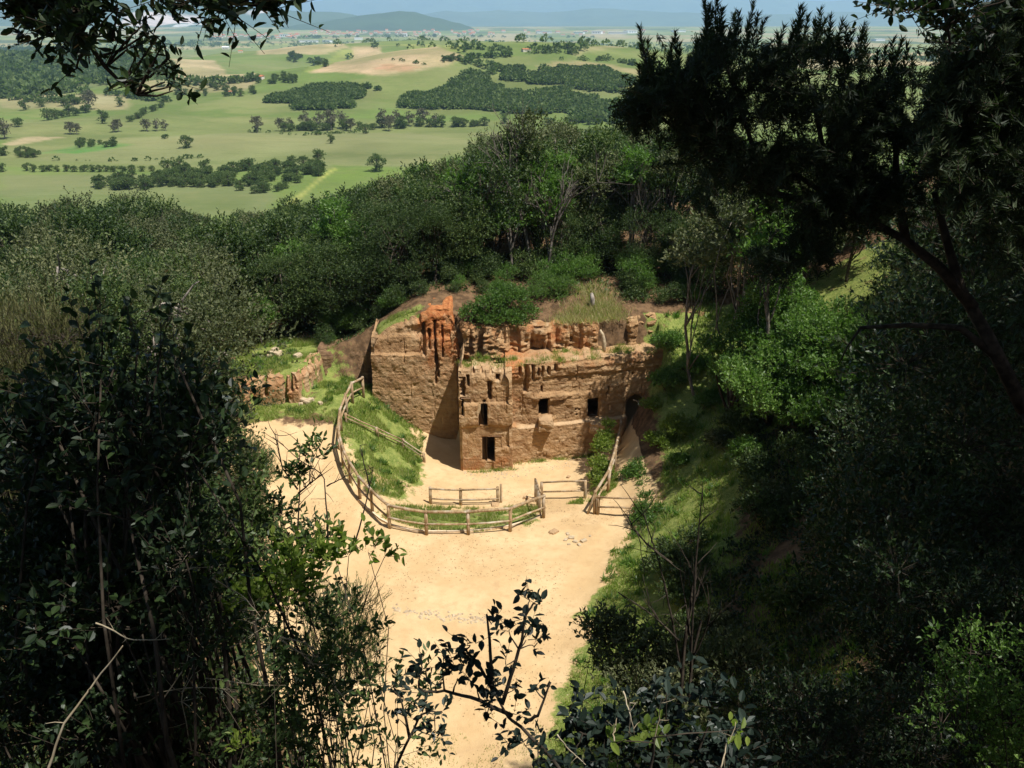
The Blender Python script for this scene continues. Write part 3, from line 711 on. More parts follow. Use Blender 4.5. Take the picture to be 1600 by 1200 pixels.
# upper tier above the facade: red pillars and niches
def fdisp(U, Z):
    col_ = fbm(U * 2.1, Z * .35, 101, 3); d = .45 * (smooth(.38, .62, col_) - .5) + chisel(U, Z, 102, .11)
    return d + .25 * (fbm(U * 3, Z * 9, 103, 3) - .5)
fl = wall_panel('upper_cliff', [(-2.75, 39.3), (-1.2, 38.7), (2.2, 38.9), (5.6, 39.5), (8.0, 40.2), (9.6, 40.0)], 3.2, lambda u: 4.85 + .35 * (fbm(u * 1.1, u * 0, 6) - .5) + .25 * smooth(6, 10, u), .06, fdisp, None, M['rock'], None, cap=1.0,
                red=lambda U, Z: .55 + .3 * (fbm(U * .8, Z * .8, 61) - .5) - .25 * smooth(6.5, 8, U) , pale=lambda U, Z: .4 * (fbm(U * 3.3, Z * 3, 55) > .66))
tag(fl, 'upper tier of red rock pillars and niches above the tomb facade', 'cliff', kind='structure')

# loose stones
def stone(px, py, s_, label, seed, z0=0.0, group=None, mat='stone', flat=.6):
    p = on_ground(px, py, z0)
    s_ = s_ * .8; o = rock_block('stone', (0, 0, s_ * flat * .2), (s_, s_ * .75, s_ * flat), seed, M[mat], None, Vector(p), k=4)
    o.rotation_euler[2] = seed * 1.3
    return tag(o, label, 'stone', group)
stone(865, 832, .42, 'flat reddish stone lying alone on the sandy floor in front of the long fence', 3, mat='rock', flat=.35)
for i, (px, py, s_) in enumerate([(887, 835, .2), (893, 841, .28), (884, 844, .22), (899, 847, .24), (912, 846, .3), (905, 852, .2), (889, 851, .16), (922, 838, .14)]):
    stone(px, py, s_, ('upper left', 'broadest', 'slim', 'middle', 'flat', 'lowest', 'lower left', 'topmost right')[i] + ' small pale stone of the loose scatter on the sand near the grass bank', 11 + i, group='pale stones scattered on the sandy floor', flat=.45)
for i, (px, py, s_) in enumerate([(474, 627, .45), (481, 629, .5), (487, 626, .35), (470, 632, .25)]):
    stone(px, py, s_, ('upper left', 'largest', 'right hand', 'lower left')[i] + ' pale stone in the little heap at the foot of the slotted outcrop', 31 + i, 1.5, 'pale stones heaped below the outcrop')
stone(501, 631, .3, 'pale stone lying apart on the grass right of the heap below the outcrop', 38, 1.5)
for i, (px, py, s_) in enumerate([(424, 553, .4), (430, 548, .45), (433, 555, .5), (421, 557, .35), (438, 551, .3)]):
    stone(px, py, s_, ('left hand', 'topmost', 'front', 'lowest left', 'right hand')[i] + ' pale stone in the pile on top of the grassy outcrop', 41 + i, 2.8, 'pale stones piled on the grassy outcrop')
stone(466, 558, .5, 'pale flat stone near the right brink of the grassy outcrop', 49, 2.9)
stone(774, 789, .5, 'flat orange stone at the foot of the end post of the short fence', 52, -.4, mat='rock', flat=.3)
stone(822, 779, .3, 'small dark stone on the sand beside the picket corner of the fence', 53, -.4, mat='rock')
stone(888, 746, .22, 'small brown stone on the lower floor in front of the tomb', 54, -1, mat='rock')
ms = []
for i in range(150):
    t = rng.random(); px = 615 + 160 * t + rng.normal(0, 4); py = 954 + 18 * t + rng.normal(0, 4)
    p = on_ground(px, py); ms.append((p, rng.uniform(.05, .16)))
for i in range(260):
    px = rng.uniform(500, 930); py = rng.uniform(800, 1120); p = on_ground(px, py); ms.append((p, rng.uniform(.02, .06)))
for i in range(220):
    px = rng.uniform(720, 900); py = 734 - (px - 800) * .0 * 1 + rng.normal(8, 5) - max(0, px - 800) * .2; p = on_ground(px, py, -1); ms.append((p, rng.uniform(.03, .12)))
base = np.array([(-1, -.7, 0), (1, -.8, 0), (.9, .8, 0), (-.8, .9, 0), (-.5, -.4, .6), (.6, -.3, .5), (.4, .5, .7), (-.4, .5, .5)]) * .5
fb = np.array([(0, 1, 5, 4), (1, 2, 6, 5), (2, 3, 7, 6), (3, 0, 4, 7), (4, 5, 6, 7)])
V = []; F = []
for k, (p, s_) in enumerate(ms):
    a = rng.random() * 6.3; c_, n_ = math.cos(a), math.sin(a); B = base * s_ * rng.uniform(.7, 1.2, 3)
    V.append(np.stack([B[:, 0] * c_ - B[:, 1] * n_, B[:, 0] * n_ + B[:, 1] * c_, B[:, 2] - .01], -1) + p); F.append(fb + 8 * k)
me = mesh_np('pebbles', np.concatenate(V), [np.concatenate(F)], M['stone'])
tag(link('pebbles', me), kind='stuff')

# ---------------------------------------------------------------- timber rail fences
def fence(name, label, pts, rails=(.98, .48), h=1.02, r=.06, group=None, posts=None, over=0.0, pr=.065):
    P = np.array(pts, float); root = empty(name, P[0]); tag(root, label, 'fence', group)
    posts = range(len(P)) if posts is None else posts
    for i in posts:
        p = P[i]; l = rng.normal(0, .012, 2)
        MB().tube([p + (0, 0, -.35), p + (l[0] * .5, l[1] * .5, h * .5), p + (l[0], l[1], h + rng.uniform(-.0, .03))], [pr * 1.05, pr, pr * .95], 8).build('post', M['timber'], root)
    for hh in rails:
        for i in range(len(P) - 1):
            a, b = P[i] + (0, 0, hh), P[i + 1] + (0, 0, hh); d = (b - a) / np.linalg.norm(b - a)
            off = np.array([d[1], -d[0], 0]) * (.0 if hh > .9 else .03); j = rng.uniform(.9, 1.1)
            m_ = (a + b) / 2 + off + rng.normal(0, .012, 3)
            rr_ = r * (1.0 if hh > .9 else .68)
            MB().tube([a + off - d * .05, m_, b + off + d * .05], [rr_ * j, rr_, rr_ * .92], 8).build('rail', M['timber'], root)
    return root
def rail_pt(px, py, g0, h=1.0):
    z = g0
    for i in range(12):
        p = at(px, py, z + h); z = .5 * z + .5 * gz(p[0], p[1])
    return np.array([p[0], p[1], gz(p[0], p[1])])
L1 = [rail_pt(px, py, g_) for px, py, g_ in [(566, 590, 1.6), (549, 598, 1.5), (540, 616, 1.4), (531, 640, 1.2), (528, 668, .9), (534, 694, .6), (545, 720, .3), (560, 744, .1), (580, 765, 0), (607, 789, 0), (665, 799, 0), (731, 799, 0), (797, 794, 0), (850, 774, 0)]]
fence('rail_fence', 'long curving weathered timber rail fence round the grassy bank above the pit', L1)
def seg_px(L, z0): return [on_ground(a, b, z0) for a, b in L]
F2 = seg_px([(673, 787), (720, 789), (778, 787)], -.5)
f2 = fence('rail_fence', 'short straight timber rail fence standing alone between pit floor and grass strip', F2, rails=(.72, .26), h=.76)
p = F2[-1]; MB().tube([p + (.13, .1, -.3), p + (.13, .1, .86)], [.05, .05], 8).build('post', M['timber'], f2)
F3 = seg_px([(914, 778), (846, 780)], -.4)
fence('rail_fence', 'timber rail fence section from the steps to the leafy shrub on the pit side', F3, rails=(.78, .34), h=.8)
F3b = [F3[1] + (0, .15, 0), F3[1] + (-.35, .2, 0), F3[1] + (-.25, -.35, .05), L1[-1] + (-.15, .2, 0)]
pk = empty('picket_corner', F3[1]); tag(pk, 'close set upright pickets closing the corner beside the gap in the fence', 'fence')
A_, B_ = on_ground(836, 779, -.4), L1[-1] + (-.12, .25, 0)
for k in range(6):
    p = A_ + (B_ - A_) * k / 5; p[2] = gz(p[0], p[1])
    MB().tube([p + (0, 0, -.3), p + (0, 0, .92)], [.04, .038], 7).build('picket', M['timber'], pk)
MB().tube([A_ + (0, 0, .93), (A_ + B_) / 2 + (0, 0, .96), B_ + (0, 0, 1.0)], [.045, .045, .045], 8).build('rail', M['timber'], pk)
L4 = [rail_pt(px, py, g_) for px, py, g_ in [(972, 639, .3), (970, 664, .3), (962, 700, .3), (951, 735, .2)]] + [on_ground(929, 803, 0) + 0]
fence('rail_fence', 'straight timber handrail running up beside the narrow path to the cave', L4)
p = L4[-1]; e = on_ground(917, 803, 0)
br = MB().tube([e + (0, 0, -.1), p + (0, -.0, .98)], [.045, .045], 8).build('brace', M['timber'], None); tag(br, 'slanting timber brace leaning on the bottom post of the handrail', 'brace')
L5 = [on_ground(932, 803, 0) + (.05, -.05, 0), on_ground(991, 806, 0)]
fence('rail_fence', 'two rail timber barrier from the handrail foot to the bush on the right', L5, rails=(.80, .36), h=.84)
L6 = [on_ground(541, 660, 1.0), on_ground(590, 682, .2), on_ground(630, 700, -.3), on_ground(663, 722, -.8)]
L6 = [q + (0, 0, 0) for q in L6]
fence('handrail', 'low weathered double handrail sunk in the grass slope down to the pit', L6, rails=(.42, .24), h=.44, r=.045)
# timber edging along the outside of the long fence
ed = empty('path_edging', L1[8]); tag(ed, 'pale edging strip bordering the sand along the outside of the curving fence', 'edging')
EPX = [(560, 783), (577, 798), (594, 812), (612, 822), (640, 829), (665, 832), (698, 832), (731, 831), (765, 828), (797, 823), (825, 815), (851, 806)]
ep = [on_ground(a, b, 0) for a, b in EPX]
for a, b in zip(ep[:-1], ep[1:]):
    d = (b - a); d /= np.linalg.norm(d); nn = np.array([-d[1], d[0], 0]) * .035; a = a + d * .008; b = b - d * .008
    V = [a - nn + (0, 0, -.1), b - nn + (0, 0, -.1), b + nn + (0, 0, -.1), a + nn + (0, 0, -.1)]; V += [v + (0, 0, .18) for v in V]
    F = np.array([(0, 1, 5, 4), (1, 2, 6, 5), (2, 3, 7, 6), (3, 0, 4, 7), (4, 5, 6, 7)])
    link('board', mesh_np('board', V, [F], M['edging']), ed)
# ---------------------------------------------------------------- foliage
M['bark'] = (lambda g: g.done(g.mix(g.step(g.noise(9, 5), .35, .65), (.055, .042, .03), (.13, .105, .08)), .95, .1, g.bump(g.noise(20, 4), .5, .03)))(N('bark'))
M['bark_pale'] = (lambda g: g.done(g.mix(g.step(g.noise(5, 5), .35, .65), (.20, .17, .14), (.36, .31, .26)), .95, .1))(N('pale_bark'))
M['bark_grey'] = (lambda g: g.done(g.mix(g.step(g.noise(5, 5), .35, .65), (.10, .085, .07), (.20, .17, .14)), .95, .1))(N('grey_bark'))
M['twig'] = (lambda g: g.done(g.mix(g.step(g.noise(12, 3), .35, .65), (.03, .024, .017), (.07, .055, .04)), .9, .1))(N('dark_twig'))
M['dry'] = (lambda g: g.done(g.mix(g.step(g.noise(7, 3), .35, .65), (.30, .24, .15), (.5, .42, .29)), .9, .1))(N('dry_stem'))
M['oak'] = leaf_mat('holm_oak_leaves', (.014, .026, .009), (.048, .080, .022), (.145, .19, .05), .5, .3, .25)
M['oak_grey'] = leaf_mat('greyish_leaves', (.025, .032, .014), (.085, .10, .042), (.19, .195, .09), .6, .2, .2)
M['leaf_green'] = leaf_mat('fresh_green_leaves', (.035, .07, .015), (.09, .165, .032), (.17, .26, .055), .45, .35, .35)
M['leaf_yellow'] = leaf_mat('yellow_green_leaves', (.06, .09, .015), (.14, .19, .03), (.24, .28, .06), .45, .3, .4)
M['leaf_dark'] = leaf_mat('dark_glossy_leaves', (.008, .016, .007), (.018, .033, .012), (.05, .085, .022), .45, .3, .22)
M['heath'] = leaf_mat('olive_heath', (.03, .036, .012), (.085, .09, .03), (.18, .17, .07), .6, .2, .25)
M['needle'] = leaf_mat('dark_needles', (.012, .02, .009), (.024, .038, .015), (.055, .075, .028), .6, .25, .2)
M['far_leaf'] = leaf_mat('distant_foliage', (.05, .075, .025), (.09, .13, .04), (.15, .19, .06), .7, .15, .25)
M['far_grey'] = leaf_mat('distant_grey_foliage', (.06, .058, .036), (.115, .11, .068), (.18, .165, .10), .7, .15, .15)
M['grass_blade'] = leaf_mat('grass_blades', (.07, .12, .02), (.17, .23, .042), (.36, .35, .12), .6, .2, .45)
M['dry_grass'] = leaf_mat('dry_grass_blades', (.20, .17, .07), (.36, .30, .15), (.55, .47, .27), .7, .2, .3)

SH = {'diamond': (np.array([(0, 0, 0), (.45, .5, .06), (1, 0, 0), (.45, -.5, .06)]), [np.array([[0, 3, 2, 1]])]),
      'ovate': (np.array([(0, 0, 0), (.22, .40, .10), (.55, .5, .12), (.84, .26, .05), (1, 0, -.04), (.84, -.26, .05), (.55, -.5, .12), (.22, -.40, .10)]),
                [np.array([[0, 4, 3, 2, 1], [0, 7, 6, 5, 4]])]),
      'needle': (np.array([(0, .5, 0), (1, 0, 0), (0, -.5, 0)]), [np.array([[0, 2, 1]])])}
def unit(a): return a / (np.linalg.norm(a, axis=-1, keepdims=True) + 1e-9)
def leaves_geo(P, D, L, Wd, r, shape='diamond', up=.0):
    """P base points, D axis directions, L lengths, Wd width as share of length"""
    T, FF = SH[shape]; n = len(P); k = len(T)
    D = unit(D); A = r.normal(size=(n, 3)); A[:, 2] += up * 3
    A = A - (A * D).sum(1, keepdims=True) * D; A = unit(A); B = np.cross(A, D)
    V = P[:, None] + L[:, None, None] * (T[None, :, 0:1] * D[:, None] + T[None, :, 1:2] * Wd * B[:, None] + T[None, :, 2:3] * A[:, None])
    F = [(f[None] + (np.arange(n) * k)[:, None, None]).reshape(-1, f.shape[1]) for f in FF]
    return V.reshape(-1, 3), F, k
def leaf_mesh(name, P, D, L, Wd, mat, r, shape='diamond', tint=None, up=0.0):
    V, F, k = leaves_geo(P, D, L, Wd, r, shape, up)
    t = r.uniform(0, 1, len(P)) if tint is None else tint
    return mesh_np(name, V, F, mat, False, {'tint': np.repeat(t, k)})
def sticks_geo(A, B, ra, rb):
    """three sided twigs from A to B"""
    D = unit(B - A); U = np.cross(D, np.array([.13, .31, .94])); U = unit(U); W = np.cross(D, U); n = len(A); V = []
    for P, rad in ((A, ra), (B, rb)):
        for a in (0, 2.094, 4.189): V.append(P + rad * (math.cos(a) * U + math.sin(a) * W))
    V = np.stack(V, 1).reshape(-1, 3); q = np.array([(0, 1, 4, 3), (1, 2, 5, 4), (2, 0, 3, 5)])
    return V, (q[None] + (np.arange(n) * 6)[:, None, None]).reshape(-1, 4)
def curve_pts(a, b, bend, r, n=6):
    a = np.array(a, float); b = np.array(b, float); t = np.linspace(0, 1, n)[:, None]; l = np.linalg.norm(b - a)
    o = r.normal(size=3) * bend * l; o2 = r.normal(size=(n, 3)) * bend * l * .12
    return a + (b - a) * t + o * (t * (1 - t) * 2) + o2 * np.sin(t * np.pi)
def plant_geo(r, base, lobes, twigs, per, leaf, wid, shape, tl=.35, stem=.03, trunk_pts=None, upw=.35, spread=.6, tw_r=.004, shell=.25, sticks=True, limbs=True, tintfn=None, bend=.12, limb_from=.75, down=.0):
    """a woody plant: base -> limbs -> lobes -> twigs -> leaves, all in one frame of reference"""
    lobes = np.array(lobes, float); LC, LR = lobes[:, :3], lobes[:, 3]
    wv = LR ** 2 / (LR ** 2).sum(); nn = np.maximum(3, (wv * twigs).astype(int)); li = np.repeat(np.arange(len(lobes)), nn); n = len(li)
    dv = unit(r.normal(size=(n, 3))); dv[:, 2] = np.where(dv[:, 2] < -.3, -dv[:, 2] * .6, dv[:, 2])
    rad = LR[li] * (shell + (1 - shell) * r.uniform(0, 1, n) ** .6)
    S = LC[li] + dv * rad[:, None] * np.array([1, 1, .85])
    TD = unit(dv * (1 - upw) + np.array([0, 0, upw - down * 1.6]) + r.normal(size=(n, 3)) * spread * .5)
    TL = tl * r.uniform(.6, 1.25, n); E = S + TD * TL[:, None]
    t = (np.arange(per) + .4)[None] / per + r.uniform(-.3, .3, (n, per)) / per
    P = S[:, None] + (E - S)[:, None] * t[..., None]
    side = unit(r.normal(size=(n, per, 3))); LD = unit(TD[:, None] * (1.0 - spread) + side * spread + np.array([0, 0, .15]))
    LL = leaf * r.uniform(.65, 1.2, (n, per))
    if tintfn is not None: ti = tintfn(S)
    else: ti = r.uniform(0, 1, n)
    tn = np.clip(.55 * ti[:, None] + .45 * r.uniform(0, 1, (n, per)), 0, 1)
    wood = MB(); bs = np.array(base, float)
    if trunk_pts is not None:
        tp = np.array(trunk_pts, float); wood.tube(tp, np.linspace(stem, stem * .45, len(tp)), 7)
    else: tp = bs[None]
    if limbs:
        for c, q in zip(LC, LR):
            if len(tp) > 1:
                k = int(r.integers(max(1, int(len(tp) * limb_from)), len(tp))); s0 = tp[k]; r0 = stem * .42
            else: s0 = bs + r.normal(size=3) * (.04, .04, 0); r0 = stem * r.uniform(.5, 1)
            pts = curve_pts(s0, c, bend, r, 7); wood.tube(pts, np.linspace(r0, max(.25 * r0, tw_r), 7), 5)
    if sticks:
        j = LC[li] + (S - LC[li]) * .2
        A, F = sticks_geo(S, E, tw_r, tw_r * .5); wood.V.append(A); wood.F.setdefault(4, []).append(F + wood.n); wood.n += len(A)
        sel = r.random(n) < .45
        if sel.any(): A, F = sticks_geo(j[sel], S[sel], tw_r * 1.8, tw_r); wood.V.append(A); wood.F.setdefault(4, []).append(F + wood.n); wood.n += len(A)
    return wood, (P.reshape(-1, 3), LD.reshape(-1, 3), LL.ravel(), tn.ravel())
def crown_lobes(r, cx, cy, z0, z1, rx, n, k=.42, flat=1.0):
    """lobes spread unevenly through an egg shaped crown"""
    out = []
    for i in range(n):
        v = unit(r.normal(size=3)); q = r.uniform(.3, 1) ** .5
        c = np.array([cx, cy, (z0 + z1) / 2]) + v * q * np.array([rx, rx, (z1 - z0) / 2]) * .78
        out.append((*c, rx * k * r.uniform(.65, 1.15)))
    return out

def tree_proto(seed, h, cr, base_frac, n_lobes, n_twigs, per, leaf, mat, stem=.12, bark='bark', wid=.5, bare=.0, shape='diamond', up=.35):
    """meshes of one tree standing at the origin: (trunk mesh, crown mesh)"""
    r = np.random.default_rng(seed)
    top = np.array([r.normal() * .25, r.normal() * .25, h * .78]); tp = curve_pts((0, 0, -.5), top, .05, r, 8)
    lob = crown_lobes(r, top[0] * .5, top[1] * .5, h * base_frac, h, cr, n_lobes)
    wd, (P, D, L, T) = plant_geo(r, (0, 0, 0), lob, n_twigs, per, leaf, wid, shape, tl=.5, stem=stem, trunk_pts=tp, sticks=bare > 0, tw_r=.012, limb_from=.35, upw=up, tintfn=lambda S: r.uniform(0, 1, len(S)))
    tm = mesh_np('trunk', np.concatenate(wd.V), [np.concatenate(f) for f in wd.F.values()], M[bark], True)
    keep = r.random(len(P)) > bare
    cm = leaf_mesh('crown', P[keep], D[keep], L[keep], wid, M[mat], r, shape, T[keep], up=.25)
    return tm, cm
PROTO = {}
for i in range(4): PROTO['oak', i] = tree_proto(100 + i, (7.6, 8.4, 7.0, 8.0)[i], (2.3, 2.5, 2.1, 2.7)[i], (.12, .20, .08, .16)[i], 34, 1350, 8, .20, 'oak')
for i in range(3): PROTO['grey', i] = tree_proto(120 + i, (7.2, 7.9, 6.6)[i], (2.0, 2.3, 2.2)[i], (.20, .26, .18)[i], 30, 1150, 8, .17, 'oak_grey', bark='bark_pale')
for i in range(2): PROTO['green', i] = tree_proto(130 + i, (6.0, 5.2)[i], (1.9, 1.7)[i], (.25, .2)[i], 20, 640, 8, .20, 'leaf_green', stem=.09)
for i in range(2): PROTO['thin', i] = tree_proto(140 + i, (7.8, 6.8)[i], (1.4, 1.1)[i], (.62, .6)[i], 12, 330, 8, .17, ('oak_grey', 'leaf_green')[i], stem=.08, bark='bark_grey')
for i in range(2): PROTO['shrub', i] = tree_proto(150 + i, (2.6, 2.1)[i], (1.35, 1.2)[i], (.05, .05)[i], 14, 420, 8, .13, ('leaf_green', 'oak')[i], stem=.06)
for i in range(3): PROTO['far', i] = tree_proto(160 + i, (7, 6, 8)[i], (4.0, 3.6, 3.6)[i], (-.12, -.08, -.05)[i], 24, 260, 6, .7, 'far_leaf', stem=.25)
for i in range(2): PROTO['fargrey', i] = tree_proto(170 + i, (9, 8)[i], (3.6, 3.2)[i], (.0, .05)[i], 22, 240, 6, .6, 'far_grey', stem=.25, bark='bark_pale')
def place(kind, i, x, y, z, s, name, label, cat, group=None, rz=None, sz=None):
    tm, cm = PROTO[kind, i]
    o = empty(name, (x, y, z)); o.scale = (s, s, s * (sz or 1)); o.rotation_euler[2] = rng.uniform(0, 6.28) if rz is None else rz
    tag(o, label, cat, group)
    for nm, me in (('trunk', tm), ('crown', cm)):
        c = bpy.data.objects.new(nm, me); col.objects.link(c); c.parent = o
    return o

for i in range(3): PROTO['near', i] = tree_proto(180 + i, (8.6, 7.4, 6.2)[i], (2.7, 2.4, 2.2)[i], (.04, .06, .03)[i], 44, 2900, 8, .125, 'oak', stem=.14)
PROTO['near', 3] = tree_proto(184, 8.4, 2.8, .05, 48, 2900, 8, .12, 'oak_grey', stem=.14, bark='bark_pale')
PH = {'oak': (7.6, 8.4, 7.0, 8.0), 'grey': (7.2, 7.9, 6.6), 'green': (6.0, 5.2), 'thin': (7.8, 6.8), 'shrub': (2.6, 2.1), 'near': (8.6, 7.4, 6.2, 8.4)}
LINE_X = [-900, 0, 150, 230, 300, 390, 420, 500, 600, 680, 740, 800, 900, 1000, 1100, 1300, 1600, 2400]
LINE_Y = [245, 268, 278, 300, 326, 330, 315, 290, 268, 240, 216, 196, 186, 190, 200, 225, 255, 255]
NEAR_X = [1000, 1100, 1250, 1400, 1500, 1600, 1800, 2400]
NEAR_Y = [640, 600, 500, 420, 260, 150, 0, -300]
def room(x, y):
    """height to which the wood stands here (its skyline, surveyed from the viewpoint)"""
    d = np.array([x, y]); px = 800 + FPX * x / (y * CT + 5)
    for k in range(3):
        v = (600 - np.interp(px, LINE_X, LINE_Y)) / FPX; t = y / (CT + v * ST); px = 800 + FPX * x / t
    py = np.interp(px, LINE_X, LINE_Y) if (y > 37 or x < 0) else np.interp(px, NEAR_X, NEAR_Y)
    return aty(px, py, y)[2] - gz(x, y)
# ---- the wood round the quarry
def scatter_wood(poly, step, kinds, group, label, name='oak_tree', smin=.85, smax=1.2, hmap=None):
    P_ = poly; x0, x1 = min(p[0] for p in P_), max(p[0] for p in P_); y0, y1 = min(p[1] for p in P_), max(p[1] for p in P_)
    pts = []; y = y0
    while y < y1:
        st = step * (1 + .012 * max(0, y - 45)); x = x0 + (rng.random() * st)
        while x < x1:
            px_, py_ = x + rng.normal() * st * .22, y + rng.normal() * st * .22
            if inpoly(np.array([px_]), np.array([py_]), P_)[0]: pts.append((px_, py_))
            x += st
        y += st * .9
    for (x, y) in pts:
        k = kinds[int(rng.integers(len(kinds)))]; nk = len([q for q in PROTO if q[0] == k])
        i_ = int(rng.integers(nk)); s = min(rng.uniform(smin, smax), room(x, y) / PH[k][i_] * rng.uniform(.86, 1.02))
        if s < .36: continue
        gk = k in ('grey', 'thin'); place(k, i_, x, y, gz(x, y) - .1, s, 'grey_leaved_tree' if gk else name, label.replace('oak', 'tree').replace('dark ', 'greyish ').replace('rounded', 'grey green').replace('leafy', 'grey green') if gk else label, 'tree', group.replace('oaks', 'greyish trees') if gk else group)
    return len(pts)
nt_ = 0
K1 = ['oak'] * 6 + ['grey'] * 2 + ['green']
nt_ += scatter_wood([(-9.5, 44.2), (-3, 43.6), (2.2, 45.6), (9, 44.5), (9.5, 50), (-9.5, 52)], 2.35, K1 + ['thin'], 'oaks edging the wood right behind the cliff', 'dark holm oak in the wood edge standing right behind the cut cliff', smin=.85, smax=1.1)
nt_ += scatter_wood([(-11, 52), (14, 52), (26, 62), (24, 84), (6, 84), (-9, 74)], 3.0, K1, 'oaks on the wooded ridge above the tombs', 'holm oak with rounded crown on the wooded ridge above the tombs', smin=.95, smax=1.25)
nt_ += scatter_wood([(-9.5, 46), (-9.5, 74), (-22, 78), (-26, 60), (-16.5, 46), (-13.5, 44.5)], 2.5, K1 + ['grey'], 'oaks on the falling slope left of the ridge', 'holm oak on the falling slope between the ridge and the left wood', smin=.8, smax=1.0)
nt_ += scatter_wood([(-14.2, 37), (-15.5, 46), (-26, 60), (-36, 62), (-34, 46), (-24, 38), (-16, 33.5)], 2.6, ['oak'] * 5 + ['grey'] * 2, 'oaks of the left wood beside the outcrop', 'leafy oak of the left wood standing beyond the sandy path', smin=.75, smax=.98)
nt_ += scatter_wood([(-26, 60), (-20, 80), (-28, 118), (-68, 118), (-58, 74), (-38, 62)], 3.5, ['oak'] * 5 + ['grey'] * 3, 'oaks at the lower edge of the left wood', 'rounded oak at the lower edge of the left wood above the fields', smin=1.15, smax=1.5)
nt_ += scatter_wood([(10.2, 41), (10, 50), (16, 54), (30, 60), (36, 46), (26, 36), (17, 33), (12.5, 36)], 2.8, K1, 'oaks of the shaded right bank', 'dark oak above the shaded right bank of the quarry', smin=.85, smax=1.1)
nt_ += scatter_wood([(12, 20), (11.5, 31), (16, 34), (26, 36), (28, 20), (18, 12), (14, 14)], 3.5, ['near'] * 4, 'tall oaks shading the near right bank', 'tall dark oak shading the near right bank', smin=1.0, smax=1.3)
nt_ += scatter_wood([(-15, 22), (-13.5, 30), (-17, 34), (-26, 36), (-34, 30), (-30, 20), (-22, 18)], 2.7, ['oak'] * 3 + ['grey'], 'trees on the left slope behind the dark bush', 'small tree on the left slope behind the dark leafy bush', smin=.5, smax=.72)
print('wood', nt_)
for k, (x, y, i, s_, lb) in enumerate([(-10.9, 27.6, 3, 1.2, 'tallest full crowned oak at the left edge of the sandy path'), (-12.6, 31.2, 1, 1.0, 'dark leafed oak next to the slotted outcrop'), (-10.4, 23.6, 1, .85, 'oak growing low over the left edge of the sand'),
      (-13.2, 25.4, 0, .95, 'broad oak behind the large broad leaved bush'), (-15.2, 29.5, 3, 1.15, 'oak filling the left wood behind the path oaks'), (-12.9, 34.4, 2, .75, 'low oak touching the left end of the orange outcrop'), (-9.2, 20.6, 2, .8, 'low bushy oak on the slope below the path oaks'),
      (-12.2, 20.8, 2, .95, 'bushy oak in the shade on the left slope'), (-14.6, 36.5, 0, .8, 'oak overhanging the grassy outcrop from the left'), (-11.6, 29.6, 2, .8, 'short round oak between two taller oaks on the path edge'), (-9.9, 30.2, 2, .42, 'knee high oak scrub on the path edge'), (-8.6, 25.6, 2, .42, 'small oak scrub spreading onto the sand'), (-17.5, 33, 1, 1.0, 'oak of the left wood seen over the dark bush')]):
    place('near', i, x, y, gz(x, y) - .15, s_, 'oak_tree', lb, 'tree')
for k, (x, y, i, s_, lb) in enumerate([(-8.8, 43.4, 1, .72, 'oak with leaves to the ground above the shaded low cliff'), (-7.0, 42.6, 2, .72, 'rounded oak right above the shaded low cliff'), (-5.4, 42.3, 0, .58, 'oak standing on the brink of the tall brown cliff'),
      (-3.8, 42.6, 1, .60, 'oak behind the raw red top of the cliff'), (-2.2, 43.2, 2, .70, 'oak between the red cliff top and the pale green bush'), (-6.2, 43.8, 1, .80, 'taller oak in the second row above the brown cliff'), (-10.3, 44.2, 2, .8, 'oak at the back of the grassy outcrop'), (-11.6, 43.9, 1, .66, 'dark oak at the far edge of the grassy outcrop'),
      (4.6, 44.6, 2, .62, 'oak behind the dry grass knoll'), (6.6, 43.4, 0, .50, 'oak above the right end of the upper red tier'), (8.4, 42.4, 1, .55, 'oak crowding the right end of the red tier'), (9.6, 41.2, 2, .6, 'low dark oak at the head of the grass bank'), (2.4, 44.6, 1, .55, 'oak just behind the feathery green bush')]):
    place('near', i, x, y, gz(x, y) - .15, s_, 'oak_tree', lb, 'tree')
# lighter and thinner trees one can pick out
def tree_at(kind, i, px, pyb, Y, s, name, label, cat='tree', dz=0.0, sz=None):
    p = aty(px, pyb, Y); return place(kind, i, p[0], Y, gz(p[0], Y) + dz, s, name, label, cat, sz=sz)
tree_at('green', 0, 838, 440, 45.0, .95, 'ash_tree', 'pale green leafy tree in front of the dark wood above the tomb')
tree_at('thin', 0, 822, 440, 45.8, 1.05, 'bare_stemmed_tree', 'tall thin pale stemmed tree behind the pale green tree')
tree_at('thin', 1, 545, 500, 44.0, .8, 'young_tree', 'slender young tree with small crown in front of the wood left of the red cliff')
tree_at('thin', 0, 1042, 470, 43.6, .85, 'leaning_tree', 'slim pale trunked tree at the wood edge above the right end of the ledge')
tree_at('thin', 1, 985, 465, 44.5, .95, 'slim_tree', 'slim tree with green tuft of leaves left of the pale trunked tree')
tree_at('thin', 0, 1098, 480, 42.5, .8, 'small_crowned_tree', 'small crowned tree with upright trunk against the darkest part of the wood')
tree_at('green', 1, 600, 500, 44.5, .7, 'young_ash', 'bright leaved young tree in the shade behind the brown cliff')
tree_at('green', 1, 700, 470, 45.5, .75, 'young_ash', 'bright leaved young tree behind the raw red top of the cliff')
tree_at('green', 0, 905, 430, 45.5, .55, 'hazel_bush', 'green bush standing behind the dry grass knoll', 'bush')
tree_at('green', 1, 410, 540, 42.5, .5, 'light_bush', 'light green bush at the edge of the left wood beside the grassy outcrop', 'bush')

